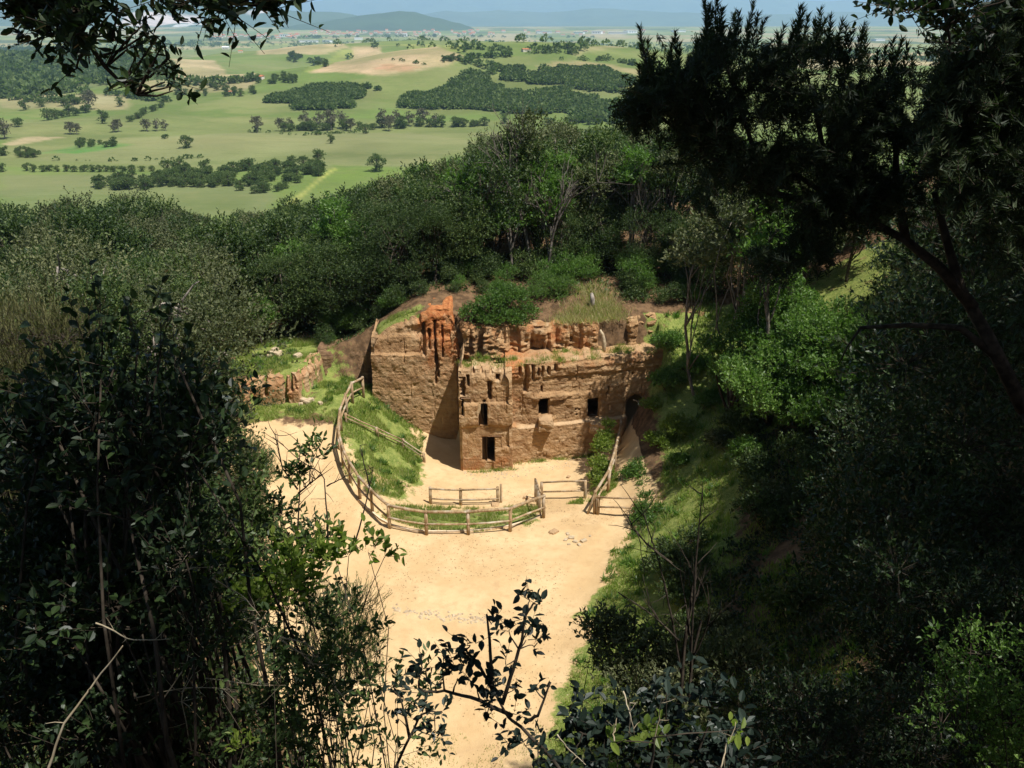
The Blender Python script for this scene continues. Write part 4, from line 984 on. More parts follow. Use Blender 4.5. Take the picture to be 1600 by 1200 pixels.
for k, (x, y, s_, lb) in enumerate([(8.9, 33.8, 1.25, 'tall thin tree on the right bank casting a streak of shade over the facade'), (9.9, 32.4, 1.3, 'tallest thin tree on the right bank behind the pine'), (8.1, 35.6, 1.05, 'thin tree above the cave mouth on the right bank'), (10.6, 34.4, 1.2, 'thin tree furthest back on the right bank')]):
    place('thin', k % 2, x, y, gz(x, y) - .2, s_, 'thin_tree', lb, 'tree')
for k in range(84):
    x = rng.uniform(-9.6, 9.6); y = rng.uniform(41.2 if x < -6 else 40.7, 44.2); q = rng.uniform(.35, .75) * (1.0 if y > 42 else .7)
    if 2.6 < x < 5.2 and y < 43.0: continue
    place('shrub', k % 2, x, y, gz(x, y) - .1, q, 'shrub', ('small green', 'dark')[k % 2] + ' shrub growing between the cliff brink and the wood behind', 'shrub', ('green', 'dark')[k % 2] + ' shrubs between brink and wood')
# bare grey branching trees in the wood
def bare_tree(name, base, h, label, seed, mat='bark_grey', levels=4, r0=.07, spread=.5, parts=True, lean=(0, 0), n0=3):
    r = np.random.default_rng(seed); mb = MB(); base = np.array(base, float)
    def grow(p, d, l, rad, lev):
        q = p + d * l; pts = curve_pts(p, q, .07, r, 5); mb.tube(pts, np.linspace(rad, rad * .62, 5), 5 if lev < 2 else 3, False)
        if lev == 0 or rad < .0012: return
        for k in range(n0 if lev > 1 else 3):
            nd = unit(d + r.normal(size=3) * spread + np.array([0, 0, .18])); i_ = int(r.integers(2, 5))
            grow(pts[i_], nd, l * r.uniform(.5, .8), rad * .55, lev - 1)
    d0 = unit(np.array([lean[0], lean[1], 1.0])); grow(base - d0 * .2, d0, h * .45, r0, levels)
    o = mb.build(name, M[mat], None); return tag(o, label, 'tree' if h > 2.5 else 'sapling')
for k, (px, Yk, h, lb) in enumerate([(800, 44.0, 6.8, 'tall bare grey tree with many upright twigs at the left of the bare clump'), (824, 44.3, 7.4, 'tallest bare grey tree in the middle of the bare clump'),
                                  (848, 43.9, 6.6, 'bare grey tree with fanned twigs at the right of the bare clump'), (762, 44.1, 6, 'bare crooked grey tree between dark oak crowns left of the bare clump'),
                                  (975, 43.9, 6.2, 'bare forked tree in the shaded wood above the ledge'), (868, 44.6, 6.4, 'bare grey tree deep in the wood right of the bare clump')]):
    p = aty(px, 400, Yk); bare_tree('bare_tree', (p[0], Yk, gz(p[0], Yk)), h, lb, 200 + k, lean=(rng.normal() * .08, -.05), spread=.36, r0=.10)
for k, (px, py, Yk, lb) in enumerate([(265, 345, 75, 'bare grey tree sticking out of the left wood above the lower field'), (290, 350, 80, 'thin bare grey tree at the lower edge of the left wood')]):
    p = aty(px, py, Yk); bare_tree('bare_tree', (p[0], Yk, gz(p[0], Yk)), 8.5, lb, 230 + k, spread=.35)

# ---- shrubs on ledges and banks
def bush(name, label, base, lobes, twigs, per, leaf, mat, wid=.5, shape='diamond', seed=0, cat='bush', stem=.02, tl=.22, bark='twig', group=None, up=.2, **kw):
    r = np.random.default_rng(seed); base = np.array(base, float)
    wd, (P, D, L, T) = plant_geo(r, base, lobes, twigs, per, leaf, wid, shape, tl=tl, stem=stem, **kw)
    root = empty(name, base); tag(root, label, cat, group)
    wd.build('branches', M[bark], root)
    c = link('leaves', leaf_mesh('leaves', P, D, L, wid, M[mat], r, shape, T, up=up), root)
    return root
def px_lobes(L): return [(*aty(px, py, Y), r) for px, py, Y, r in L]
bush('round_bush', 'broad pale green bush hanging over the red rock beside the tomb', aty(775, 520, 39.9), px_lobes([(738, 492, 39.2, .62), (765, 478, 39.4, .75), (800, 468, 39.8, .8), (790, 500, 39.0, .65), (760, 505, 38.9, .5), (822, 490, 39.6, .6), (812, 505, 39.2, .45), (780, 458, 40.2, .6)]),
     1500, 8, .10, 'leaf_green', seed=1, stem=.05)
bush('feathery_bush', 'bright feathery green bush on the knoll right of the broad pale bush', aty(850, 490, 41.5), px_lobes([(835, 462, 41, .7), (862, 452, 41.4, .7), (884, 448, 41.6, .6), (845, 440, 42, .6), (872, 465, 41.2, .5)]), 1100, 10, .085, 'leaf_green', wid=.3, seed=2, stem=.05)
bush('ledge_bush', 'small dark bush on the brink above the right part of the facade', aty(985, 505, 40.5), px_lobes([(970, 490, 40.6, .5), (990, 470, 41.2, .7), (955, 480, 41.4, .5)]), 600, 8, .10, 'oak', seed=3)
bush('corner_bush', 'olive bush at the right end of the upper red tier', aty(1085, 520, 40.5), px_lobes([(1075, 500, 40.6, .5), (1100, 505, 40.2, .6), (1095, 525, 40.0, .5), (1120, 540, 39, .6)]), 800, 8, .10, 'oak_grey', seed=4)
bush('pit_shrub', 'yellow green shrub below the handrail between pit and narrow path', on_ground(938, 740, -.6), px_lobes([(940, 700, 35.0, .42), (945, 685, 35.6, .35), (936, 728, 33.9, .42), (944, 742, 33.4, .42), (930, 748, 33.4, .3), (950, 665, 36.2, .25), (938, 757, 32.9, .3)]), 800, 8, .11, 'leaf_yellow', seed=5)
bush('bank_shrub', 'small bright green shrub leaning over the narrow path', on_ground(1000, 745, .6), px_lobes([(990, 738, 33.0, .35), (1005, 745, 32.7, .42), (1018, 738, 33, .4), (980, 745, 32.8, .28), (1000, 730, 33.4, .35), (1012, 762, 32, .4)]), 800, 8, .10, 'leaf_green', seed=6)
bush('barrier_shrub', 'bright green upright shrub at the right end of the two rail barrier', on_ground(1015, 860, .9), px_lobes([(1010, 800, 29.6, .45), (1020, 825, 28.9, .5), (1005, 845, 28.4, .4), (1030, 850, 28.3, .45), (1035, 800, 29.6, .3), (1000, 815, 29.2, .35), (1020, 865, 27.9, .35), (1008, 778, 30.3, .25)]), 1100, 8, .09, 'leaf_green', seed=7)
for k, (px, py, Y, q, mt) in enumerate([(1040, 610, 37, .7, 'leaf_green'), (1075, 585, 38, .8, 'leaf_green'), (1030, 700, 33.5, .45, 'leaf_yellow'), (1060, 680, 34.5, .7, 'leaf_yellow'), (1100, 640, 36, .7, 'leaf_green'), (1140, 610, 36.5, .8, 'leaf_green'), (1120, 700, 33, .6, 'oak_grey'), (1160, 680, 33, .9, 'oak'), (1060, 725, 31.5, .35, 'leaf_green'), (1165, 720, 31, .7, 'leaf_green'), (1170, 760, 29.5, .9, 'oak'), (1190, 820, 27, 1.0, 'oak'), (1045, 555, 39, .7, 'leaf_green'), (1020, 640, 36.5, .4, 'leaf_yellow')]):  # lighter leaf materials on the left clumps stand in for sun on the bank
    p = on_ground(px, py, 3); q_ = q
    bush('bank_undergrowth', ('bright', 'dark', 'dull', 'yellowish', 'shaded', 'leafy', 'low', 'broad', 'small', 'spreading', 'shadowed', 'bulky', 'high', 'tiny')[k] + ' clump of undergrowth on the steep grass bank right of the tombs', p,
         [(p[0] + rng.normal() * q_ * .5, p[1] + rng.normal() * q_ * .4, p[2] + q_ * .35 + rng.random() * q_ * .3, q_ * rng.uniform(.45, .7)) for j in range(5)], int(700 * q_), 8, .11, mt, seed=300 + k, group='undergrowth clumps on the right bank')
for k, (px, py, Y, q) in enumerate([(1140, 560, 33, .9), (1180, 525, 33, 1.5), (1230, 560, 31, 1.5), (1290, 540, 31, 1.5), (1200, 610, 30, 1.4), (1260, 620, 29, 1.3), (1330, 575, 29, 1.4), (1250, 500, 33, 1.4), (1310, 640, 28, 1.2)]):
    c = aty(px, py, Y); b = (c[0] + .3, c[1] + .4, gz(c[0] + .3, c[1] + .4))
    bush('ash_thicket', ('leftmost', 'pale', 'lower', 'middle', 'drooping', 'ragged', 'far right', 'topmost', 'lowest')[k] + ' sunlit green thicket bush on the right bank under the black pine boughs', b,
         [(c[0] + rng.normal() * q * .5, c[1] + rng.normal() * q * .5, c[2] + rng.normal() * q * .35, q * rng.uniform(.4, .65)) for j in range(9)], int(900 * q), 9, .13, 'leaf_green', seed=330 + k, group='sunlit thicket on the right bank', stem=.08, tl=.35)
M['litter'] = leaf_mat('fallen_leaves', (.10, .06, .03), (.22, .13, .06), (.34, .22, .11), .8, .1, .05)
# ---- grass
def blades(name, pts, h, wd_, mat, r, lean=.35, tint=None, label=None):
    n = len(pts); D = unit(np.stack([r.normal(size=n) * lean, r.normal(size=n) * lean, np.ones(n)], -1))
    me = leaf_mesh(name, pts, D, h, wd_, mat, r, 'needle', tint)
    return tag(link(name, me), kind='stuff')
def scatter_in(polys, n, r, fn=None):
    out = []
    for P_, m in polys:
        x0, x1 = min(p[0] for p in P_), max(p[0] for p in P_); y0, y1 = min(p[1] for p in P_), max(p[1] for p in P_)
        x = r.uniform(x0, x1, m * 3); y = r.uniform(y0, y1, m * 3); k = inpoly(x, y, P_) & (fbm(x * 1.3, y * 1.3, 61) > .43)
        out.append(np.stack([x[k][:m], y[k][:m]], -1))
    q = np.concatenate(out); return np.column_stack([q, gzv(q[:, 0], q[:, 1])])
r_ = np.random.default_rng(55)
pts = scatter_in([(GRASSP[0], 26000), (GRASSP[1], 12000), (GRASSP[2], 9000), (GRASSP[3], 2600), (GRASSP[4], 70000)], 0, r_)
blades('grass', pts, r_.uniform(.05, .17, len(pts)) * (.7 + .9 * fbm(pts[:, 0] * .8, pts[:, 1] * .8, 3)), .16, M['grass_blade'], r_, tint=np.clip(.15 + .8 * fbm(pts[:, 0] * 1.1, pts[:, 1] * 1.1, 17) + r_.normal(0, .12, len(pts)), 0, 1))
x = r_.uniform(-4.6, 1.6, 5200); y = r_.uniform(15.5, 19.5, 5200); k = fbm(x * 1.6, y * 1.6, 91) + (19 - y) * .06 > .58
pts = np.column_stack([x[k], y[k], gzv(x[k], y[k])])
blades('thin_grass', pts, r_.uniform(.04, .11, len(pts)), .16, M['grass_blade'], r_)
pts = scatter_in([(GRASSP[0], 3500), (GRASSP[1], 1800), (GRASSP[2], 1500), (GRASSP[4], 14000)], 0, r_)
blades('dry_stalks', pts, r_.uniform(.12, .32, len(pts)), .05, M['dry_grass'], r_, .4)
wp = scatter_in([(GRASSP[0], 90), (GRASSP[1], 40), (GRASSP[4], 420)], 0, r_); pts = np.repeat(wp, 26, 0); pts[:, :2] += r_.normal(0, .07, (len(pts), 2))
blades('weeds', pts, r_.uniform(.12, .34, len(pts)), .22, M['leaf_green'], r_, .75)
x = r_.uniform(-8, 4, 9000); y = r_.uniform(16, 34, 9000); k = (fbm(x * .8, y * .8, 301) > .52) & (gzv(x, y) < .9); x, y = x[k], y[k]
pts = np.column_stack([x, y, gzv(x, y) + .01]); D_ = r_.normal(size=(len(pts), 3)); D_[:, 2] = np.abs(D_[:, 2]) * .12
tag(link('leaf_litter', leaf_mesh('leaf_litter', pts, D_, r_.uniform(.025, .06, len(pts)), .5, M['litter'], r_, 'diamond', up=1.0)), kind='stuff')
# dry tussocks on the knoll, growth along the ledge
pts = []
for px, py, Y, m, s_ in [(925, 478, 41.5, 900, .55), (940, 500, 40.2, 900, .45), (905, 505, 39.8, 800, .45), (885, 515, 39.3, 500, .35), (960, 515, 39.7, 500, .35), (930, 520, 39.4, 600, .3)]:
    c = aty(px, py, Y); q = np.column_stack([c[0] + r_.normal(0, s_, m), Y + r_.normal(0, s_, m)]); pts.append(np.column_stack([q, gzv(q[:, 0], np.maximum(39.5, q[:, 1]))]))
pts = np.concatenate(pts); blades('dry_tussocks', pts, r_.uniform(.15, .42, len(pts)), .05, M['dry_grass'], r_, .5)
k = r_.random(len(pts)) < .35; blades('knoll_grass', pts[k] + r_.normal(0, .1, (k.sum(), 3)) * (1, 1, 0), r_.uniform(.15, .4, k.sum()), .08, M['grass_blade'], r_, .5)
pts = []
for i in range(60):
    u = r_.uniform(-2.2, 8); yy = 36.4 + max(0, u) * .26 + r_.uniform(.2, 1.6); m = int(r_.integers(30, 110)); s_ = r_.uniform(.06, .2)
    q = np.column_stack([u + r_.normal(0, s_, m), yy + r_.normal(0, s_, m), np.full(m, 3.68)]); pts.append(q)
for i in range(26):
    u = r_.uniform(-2.2, 4.2); m = int(r_.integers(20, 70)); q = np.column_stack([u + r_.normal(0, .15, m), np.full(m, 35.82 + max(0, u) * .26 + (.5 if u > .1 else 0)) + r_.normal(0, .06, m)]); pts.append(np.column_stack([q, gzv(q[:, 0], q[:, 1])]))
pts = np.concatenate(pts); blades('ledge_weeds', pts, r_.uniform(.08, .26, len(pts)), .10, M['grass_blade'], r_, .5)
# forest floor litter and low growth under the trees (one mass)
x = r_.uniform(-24, 16, 30000); y = r_.uniform(40, 50, 30000)
k = (gzv(x, y) > 1.2) & ~inpoly(x, y, [(-9.6, 38), (-13.5, 38), (-13.5, 43.4), (-8.6, 43)]) & (y > 41.2); x, y = x[k], y[k]
pts = np.column_stack([x, y, gzv(x, y)]); blades('undergrowth', pts, r_.uniform(.08, .22, len(pts)), .5, M['oak'], r_, .9)
# white stump and pale broken trunk on the knoll
p = on_ground(925, 478, 5); st_ = MB().tube([p + (0, 0, -.2), p + (.02, 0, .3), p + (-.04, 0, .62)], [.13, .11, .07], 8).build('tree_stump', M['bark_pale']); tag(st_, 'short pale grey stump on the dry grass knoll', 'stump')
p = aty(941, 545, 38.7); st_ = MB().tube([p + (.05, -.1, -.3), p + (.08, -.1, .3), p + (-.02, -.1, .72), p + (-.14, -.1, .95)], [.10, .09, .08, .05], 8).build('broken_trunk', M['stone']); tag(st_, 'whitish bent broken trunk standing against the upper red tier', 'trunk')

# ---------------------------------------------------------------- trees and buildings out in the plain
def far_tree(px, py, wpx, label, group=None, kind='far', name='field_tree', cat='tree', k_=.0):
    p = on_country(px, py); d = np.linalg.norm(p - np.array(EYE)); wm = wpx / FPX * d
    i = int(rng.integers(3 if kind == 'far' else 2)); cr = {('far', 0): 4.0, ('far', 1): 3.6, ('far', 2): 3.6, ('fargrey', 0): 3.6, ('fargrey', 1): 3.2}[kind, i]
    return place(kind, i, p[0], p[1], p[2] - .3, wm / (2 * cr) * .88, name, label, cat, group, sz=rng.uniform(.85, 1.1))
far_tree(590, 268, 33, 'lone round dark green tree by the mown track in the near field')
far_tree(292, 231, 24, 'lone round tree in the middle of the wide green field')
far_tree(517, 224, 14, 'small low bush alone in the field above the track', name='field_bush', cat='bush')
far_tree(161, 193, 19, 'compact dark tree alone in the left field')
far_tree(28, 198, 17, 'small dark tree near the left end of the green field')
far_tree(258, 217, 12, 'tiny low bush left of the lone round field tree', name='field_bush', cat='bush')
far_tree(40, 172, 16, 'dark tree on the rim of the tan strip at the left')
far_tree(571, 209, 20, 'round green tree right at the foot of the long hedge')
for px, w_ in [(4, 14), (43, 11), (52, 11), (68, 12), (78, 12), (90, 10), (104, 12), (116, 12), (132, 14), (145, 12), (156, 12), (166, 11), (178, 13), (192, 13), (206, 14), (222, 12), (238, 11), (262, 22), (276, 13), (292, 13)]:
    far_tree(px, 268 + rng.uniform(-1, 1), w_ * 1.1, 'small round tree in the long single row across the near field', 'small trees in a row across the near field')
for i in range(105):
    t = rng.random(); px = 262 + 250 * t; py = 277 - 22 * t ** 1.5 + rng.uniform(-6, 14 + 16 * t)
    if py > 300 - 40 * max(0, t - .85) * 6: continue
    far_tree(px, py, rng.uniform(14, 24), 'dark green tree in the thick grove beside the pale track', 'grove beside the pale track')
for i in range(48):
    px = rng.uniform(152, 340); far_tree(px, 288 + rng.uniform(-3, 9) - (px > 240) * 3, rng.uniform(12, 24), 'bushy tree in the loose belt above the left wood', 'loose belt of bushes above the left wood')
for i in range(12): far_tree(rng.uniform(365, 450), rng.uniform(292, 303), rng.uniform(12, 20), 'bushy tree at the near end of the grove', 'bushes at the near end of the grove')
for px, py, w_ in [(402, 207, 19), (440, 205, 17), (452, 204, 15), (478, 203, 20), (498, 200, 18), (518, 203, 24), (535, 200, 20), (548, 205, 16), (600, 200, 24), (618, 198, 20), (640, 197, 18), (662, 195, 22), (680, 195, 15), (608, 205, 16)]:
    far_tree(px, py, w_ * 1.15, 'greyish tree standing up from the long hedge at the foot of the hill', 'greyish trees in the long hedge', 'fargrey')
for i in range(34):
    px = rng.uniform(440, 762); far_tree(px, 205 - (px - 440) * .03 + rng.uniform(-1, 2), rng.uniform(13, 20), 'dark green tree in the long hedge at the foot of the hill', 'dark trees in the long hedge')
for i in range(12):
    px = rng.uniform(772, 1010); far_tree(px, 193 + rng.uniform(-2, 3), rng.uniform(12, 20), 'dark tree in the hedge just above the ridge wood', 'trees in the hedge above the ridge wood')
for px, py, w_, g_ in [(8, 217, 24, 1), (110, 210, 15, 1), (120, 210, 12, 1), (185, 206, 14, 1), (178, 207, 12, 1), (230, 205, 15, 1), (245, 205, 13, 1), (258, 204, 12, 1), (140, 172, 20, 1)]:
    far_tree(px, py, w_ * 1.2, 'pale greyish tree scattered in the left green field', 'pale trees scattered in the left field', 'fargrey')
for px, py, w_ in [(75, 188, 17), (86, 186, 16), (98, 184, 15), (108, 182, 16), (118, 181, 14), (135, 176, 16), (100, 165, 14), (118, 163, 15), (65, 167, 14), (188, 166, 12)]:
    far_tree(px, py, w_ * 1.15, 'dark tree in the loose cluster of the left field', 'dark trees clustered in the left field')
for i in range(16): far_tree(rng.uniform(0, 64), 243 + rng.uniform(-2, 4), rng.uniform(9, 14), 'small bush in the plantation strip at the left border of the fields', 'bushes in the left plantation strip')
for i in range(14): far_tree(rng.uniform(118, 180), 228 + rng.uniform(-3, 3), rng.uniform(9, 14), 'small bush in the short hedge of the left field', 'bushes in the short hedge of the left field')
for i in range(14):
    t = rng.random(); far_tree(202 + 55 * t, 190 - 25 * t + rng.uniform(-1, 2), rng.uniform(7, 12), 'bush in the slanting hedge climbing to the farm track', 'bushes in the slanting hedge')
for i in range(26): far_tree(rng.uniform(270, 400), rng.uniform(140, 156) - 5, rng.uniform(8, 14), 'tree in the copse under the tan hill fields', 'copse under the tan hill fields')
for i in range(22): far_tree(rng.uniform(395, 470), 131 - rng.random() * 9, rng.uniform(7, 12), 'tree beside the small red roofed farm', 'trees beside the red roofed farm')
for i in range(22):
    t = rng.random(); far_tree(450 + 60 * t, 95 - 8 * rng.random() + 12 * t, rng.uniform(7, 12), 'dark tree in the wooded fold left of the tan hill', 'trees in the fold left of the tan hill')
for i in range(16): far_tree(rng.uniform(690, 735), 98 - rng.random() * 7, rng.uniform(6, 11), 'dark tree right of the tan hill', 'trees right of the tan hill')
def hedge_line(pxs, n, size, name='hedge_row'):
    P_ = np.array([on_country(a, b) for a, b in pxs]); r = np.random.default_rng(int(pxs[0][0] + pxs[0][1] * 7)); t = np.sort(r.uniform(0, len(P_) - 1, n)); i = np.minimum(t.astype(int), len(P_) - 2); f = (t - i)[:, None]
    c = P_[i] * (1 - f) + P_[i + 1] * f + r.normal(0, size * .5, (n, 3)) * (1, 1, 0); k = fbm(t * 3, t * 0, 5) > .40; c = c[k]; n = len(c)
    s_ = size * r.uniform(.4, 1.5, n) ** 1.2; c[:, 2] = country(c[:, 0], c[:, 1]) + s_ * .3; m = 24; dv = unit(r.normal(size=(n, m, 3))); dv[..., 2] = np.abs(dv[..., 2])
    me = leaf_mesh(name, (c[:, None] + dv * s_[:, None, None] * .8).reshape(-1, 3), (dv + r.normal(size=dv.shape) * .6).reshape(-1, 3), np.repeat(s_ * .75, m), .8, M['far_leaf'], r, 'diamond', np.repeat(r.uniform(0, .9, n), m), up=.3)
    return tag(link(name, me), kind='stuff')
for pxs, n, sz in [([(700, 97), (740, 92), (800, 88)], 30, 2.5), ([(200, 140), (300, 132), (400, 126)], 60, 3), ([(60, 147), (200, 151), (260, 160)], 60, 2.6),
                   ([(590, 93), (640, 98), (665, 101)], 24, 1.2), ([(720, 96), (780, 110), (700, 140)], 70, 2.6), ([(860, 94), (960, 94), (1020, 108)], 50, 2), ([(0, 152), (60, 160), (130, 162)], 50, 2.6), ([(700, 76), (760, 78), (900, 76)], 60, 2.4), ([(300, 64), (500, 60), (700, 58), (1000, 60)], 140, 7), ([(700, 82), (900, 84), (1200, 84), (1500, 88)], 150, 2.8),
                   ([(1300, 92), (1450, 96), (1600, 94)], 80, 5), ([(0, 70), (200, 68), (340, 70)], 100, 7), ([(330, 205), (470, 212), (560, 208)], 40, 1.2), ([(60, 250), (200, 252), (320, 246)], 30, .9)]: hedge_line(pxs, n, sz)
# scrub masses nobody could count
def scrub(name, pxpoly, n, size, mat='far_leaf', minpy=None, dens=.40):
    P_ = [tuple(on_country(a, b)[:2]) for a, b in pxpoly]; r = np.random.default_rng(len(name) * 7)
    x0, x1 = min(p[0] for p in P_), max(p[0] for p in P_); y0, y1 = min(p[1] for p in P_), max(p[1] for p in P_)
    x = r.uniform(x0, x1, n * 3); y = r.uniform(y0, y1, n * 3); sd_ = sdf(x, y, P_); k = (fbm(x / 34, y / 34, 71) + .16 * np.clip(sd_ / 30, -1.2, 1) - .08 > dens) & (sd_ > -30); x, y = x[k][:n], y[k][:n]; n = len(x)
    s_ = size * r.uniform(.5, 1.3, n); c = np.column_stack([x, y, country(x, y) + s_ * .3]); m = 26
    dv = unit(r.normal(size=(n, m, 3))); dv[..., 2] = np.abs(dv[..., 2])
    P = (c[:, None] + dv * s_[:, None, None] * .8).reshape(-1, 3); D = (dv + r.normal(size=dv.shape) * .6).reshape(-1, 3)
    me = leaf_mesh(name, P, D, np.repeat(s_ * .75, m), .8, M[mat], r, 'diamond', np.repeat(r.uniform(0, .8, n), m), up=.3)
    return tag(link(name, me), kind='stuff')
scrub('scrub_on_central_hill', [(622, 172), (640, 158), (700, 145), (745, 122), (790, 108), (850, 108), (930, 112), (1010, 122), (1010, 138), (920, 150), (890, 165), (820, 178), (740, 178), (680, 172)], 6500, 2.5, dens=.47)
scrub('scrub_on_low_hill', [(412, 160), (440, 142), (520, 136), (600, 138), (585, 152), (530, 166), (470, 172)], 2600, 2.3, dens=.47)
scrub('distant_wood', [(0, 152), (70, 150), (110, 140), (225, 128), (240, 103), (200, 90), (100, 80), (0, 78)], 8000, 5.5, dens=.25)
scrub('scrub_beyond_grove', [(1010, 190), (1040, 170), (1030, 150), (960, 165), (900, 178), (900, 192)], 900, 3.0)
scrub('far_hedges', [(600, 90), (780, 92), (1000, 84), (1400, 100), (1600, 130), (1600, 100), (1200, 70), (700, 62), (0, 72), (0, 84), (240, 84), (420, 74)], 6000, 4.2, dens=.68)
g = N('roof_tile'); M['roof'] = g.done((.42, .16, .08), .9, .1)
g = N('house_wall'); M['hwall'] = g.done((.66, .60, .50), .9, .1)
g = N('white_sheet'); M['white'] = g.done((.8, .8, .8), .8, .1)
g = N('window_dark'); M['wdark'] = g.done((.03, .03, .035), .3, .5)
def house(px, py, wpx, hpx, label, group=None, roof='roof', name='farmhouse', depth=.7, flat=False, cat='house'):
    p = on_country(px, py); d = np.linalg.norm(p - np.array(EYE)); w_ = wpx / FPX * d; h = hpx / FPX * d; dp = w_ * depth
    root = empty(name, p); root.rotation_euler[2] = rng.uniform(-.4, .4); tag(root, label, cat, group)
    hw, hd = w_ / 2, dp / 2; wh = h * (.95 if flat else .68)
    V = [(-hw, -hd, -2), (hw, -hd, -2), (hw, hd, -2), (-hw, hd, -2), (-hw, -hd, wh), (hw, -hd, wh), (hw, hd, wh), (-hw, hd, wh)]
    F = np.array([(0, 1, 5, 4), (1, 2, 6, 5), (2, 3, 7, 6), (3, 0, 4, 7)])
    link('wall', mesh_np('wall', V, [F], M['white' if flat else 'hwall']), root, (0, 0, 0))
    e = 1.06
    V = [(-hw * e, -hd * e, wh), (hw * e, -hd * e, wh), (hw * e, hd * e, wh), (-hw * e, hd * e, wh), (-hw * e, 0, h), (hw * e, 0, h)]
    link('roof', mesh_np('roof', V, [np.array([(0, 1, 5, 4), (2, 3, 4, 5), (3, 2, 1, 0)]), np.array([(0, 4, 3), (1, 2, 5)])], M[roof]), root, (0, 0, 0))
    if hpx >= 4:
        for k in (-.5, 0, .5):
            V = [(k * hw - w_ * .05, -hd - .06, wh * .35), (k * hw + w_ * .05, -hd - .06, wh * .35), (k * hw + w_ * .05, -hd - .06, wh * .7), (k * hw - w_ * .05, -hd - .06, wh * .7)]
            V += [(a, -hd + .1, c) for a, b, c in V]
            link('window', mesh_np('window', V, [np.array([(0, 1, 2, 3), (0, 4, 5, 1), (1, 5, 6, 2), (2, 6, 7, 3), (3, 7, 4, 0)])], M['wdark']), root, (0, 0, 0))
    return root
house(406, 124, 11, 6, 'small farmhouse with orange tiled roof among trees on the hillside')
house(358, 146, 10, 4, 'pale low farm building at the end of the copse')
house(27, 143, 10, 4, 'small pale shed in front of the dark wood at the left', roof='hwall')
house(353, 77, 9, 4, 'white farm building beyond the tan fields', roof='white')
house(376, 82, 6, 3, 'small farm building with reddish roof beyond the tan fields')
house(822, 80, 12, 4, 'low farm with red roof beyond the central hill')
house(1418, 115, 6, 4, 'small reddish roofed building in the far field at the right')
for k, (px, py, w_, h_) in enumerate([(482, 66, 26, 3), (512, 66, 12, 3), (445, 58, 12, 4), (560, 62, 12, 3), (633, 57, 6, 4), (933, 53, 14, 4), (965, 53, 26, 3), (850, 52, 22, 3), (985, 52, 16, 4), (1340, 62, 10, 4), (905, 53, 14, 3), (1372, 64, 14, 3), (1060, 50, 18, 3)]):
    house(px, py, w_, h_, 'long white warehouse far out on the hazy plain', 'white warehouses on the far plain', 'white', 'warehouse', .8, True, 'warehouse')
for i in range(120):
    c0 = ((560, 60), (445, 40), (640, 50), (720, 60), (370, 40), (850, 90), (500, 60))[i % 7]
    px = c0[0] + rng.normal() * c0[1] * .6; py = 49 + rng.uniform(0, 7) + (5 if px < 480 else 0)
    house(px, py, rng.uniform(3, 6.5), rng.uniform(2, 3.6), 'tiny house with reddish roof in the hazy town at the foot of the hills', 'houses of the distant town', 'roof', 'town_house', .9)

# ---------------------------------------------------------------- haze
bpy.ops.mesh.primitive_cube_add(size=1)
hz = bpy.context.object; hz.name = hz.data.name = 'haze'; hz.scale = (64000, 52000, 1); 
zt_ = 1500.0; zb_ = -130.0
hz.scale[2] = zt_ - zb_; hz.location = (0, 20000, (zt_ + zb_) / 2); hz['kind'] = 'stuff'
hm = bpy.data.materials.new('air'); hm.use_nodes = True; hn = hm.node_tree; hn.nodes.clear()
ho = hn.nodes.new('ShaderNodeOutputMaterial'); hv = hn.nodes.new('ShaderNodeVolumePrincipled')
hv.inputs['Color'].default_value = (.45, .70, 1, 1); hv.inputs['Density'].default_value = HAZE; hv.inputs['Anisotropy'].default_value = 0
hn.links.new(hv.outputs[0], ho.inputs['Volume']); hz.data.materials.append(hm)
# ---------------------------------------------------------------- round the viewpoint: overhead oaks, boughs, bushes
def lob(L):
    """(px, py, Y, radius in px) -> lobes in metres"""
    out = []
    for px, py, Y, rp in L:
        p = aty(px, py, Y); d = np.dot(p - np.array(EYE), [0, CT, -ST]); out.append((*p, rp / FPX * d))
    return out
def canopy_tree(name, label, trunk, lobes, seed, twigs, leaf=.22):
    r = np.random.default_rng(seed); trunk = np.array(trunk, float)
    wd, (P, D, L, T) = plant_geo(r, trunk[0], lobes, twigs, 9, leaf, .55, 'diamond', tl=.7, stem=.24, trunk_pts=trunk, sticks=False, limb_from=.5)
    root = empty(name, trunk[0]); tag(root, label, 'tree'); wd.build('trunk', M['bark'], root)
    link('crown', leaf_mesh('crown', P, D, L, .55, M['oak'], r, 'diamond', T, up=.6), root)
    return root
rc = np.random.default_rng(77)
def cloud_lobes(x0, x1, y0, y1, z0, z1, n, r0=1.2, r1=1.9):
    L = [(rc.uniform(x0, x1), rc.uniform(y0, y1), rc.uniform(z0, z1), rc.uniform(r0, r1)) for i in range(n)]
    return [l for l in L if math.hypot(l[0] - 2.6, l[1] - 1.8) > 1.3 + l[3] * .5]  # crowns left open here so sun reaches the lower left plants
oakL = canopy_tree('overhanging_oak', 'old oak behind the viewpoint whose leafy bough hangs in at the top left', [(-4.6, -3.2, 15.6), (-4.3, -2.8, 18), (-3.6, -2.0, 20.5), (-3.0, -1.4, 22.5)], cloud_lobes(-9, 2.0, -9, 3.8, 21.2, 24.5, 44), 401, 5200)
oakR = canopy_tree('overhanging_oak', 'old oak right of the viewpoint whose small bough hangs in at the top right', [(6.2, -2.6, 15.5), (6.0, -2.2, 18.5), (5.6, -1.2, 21), (5.2, 0, 23)], cloud_lobes(1.2, 12, -9, 8.0, 21.4, 25, 44), 402, 5200)
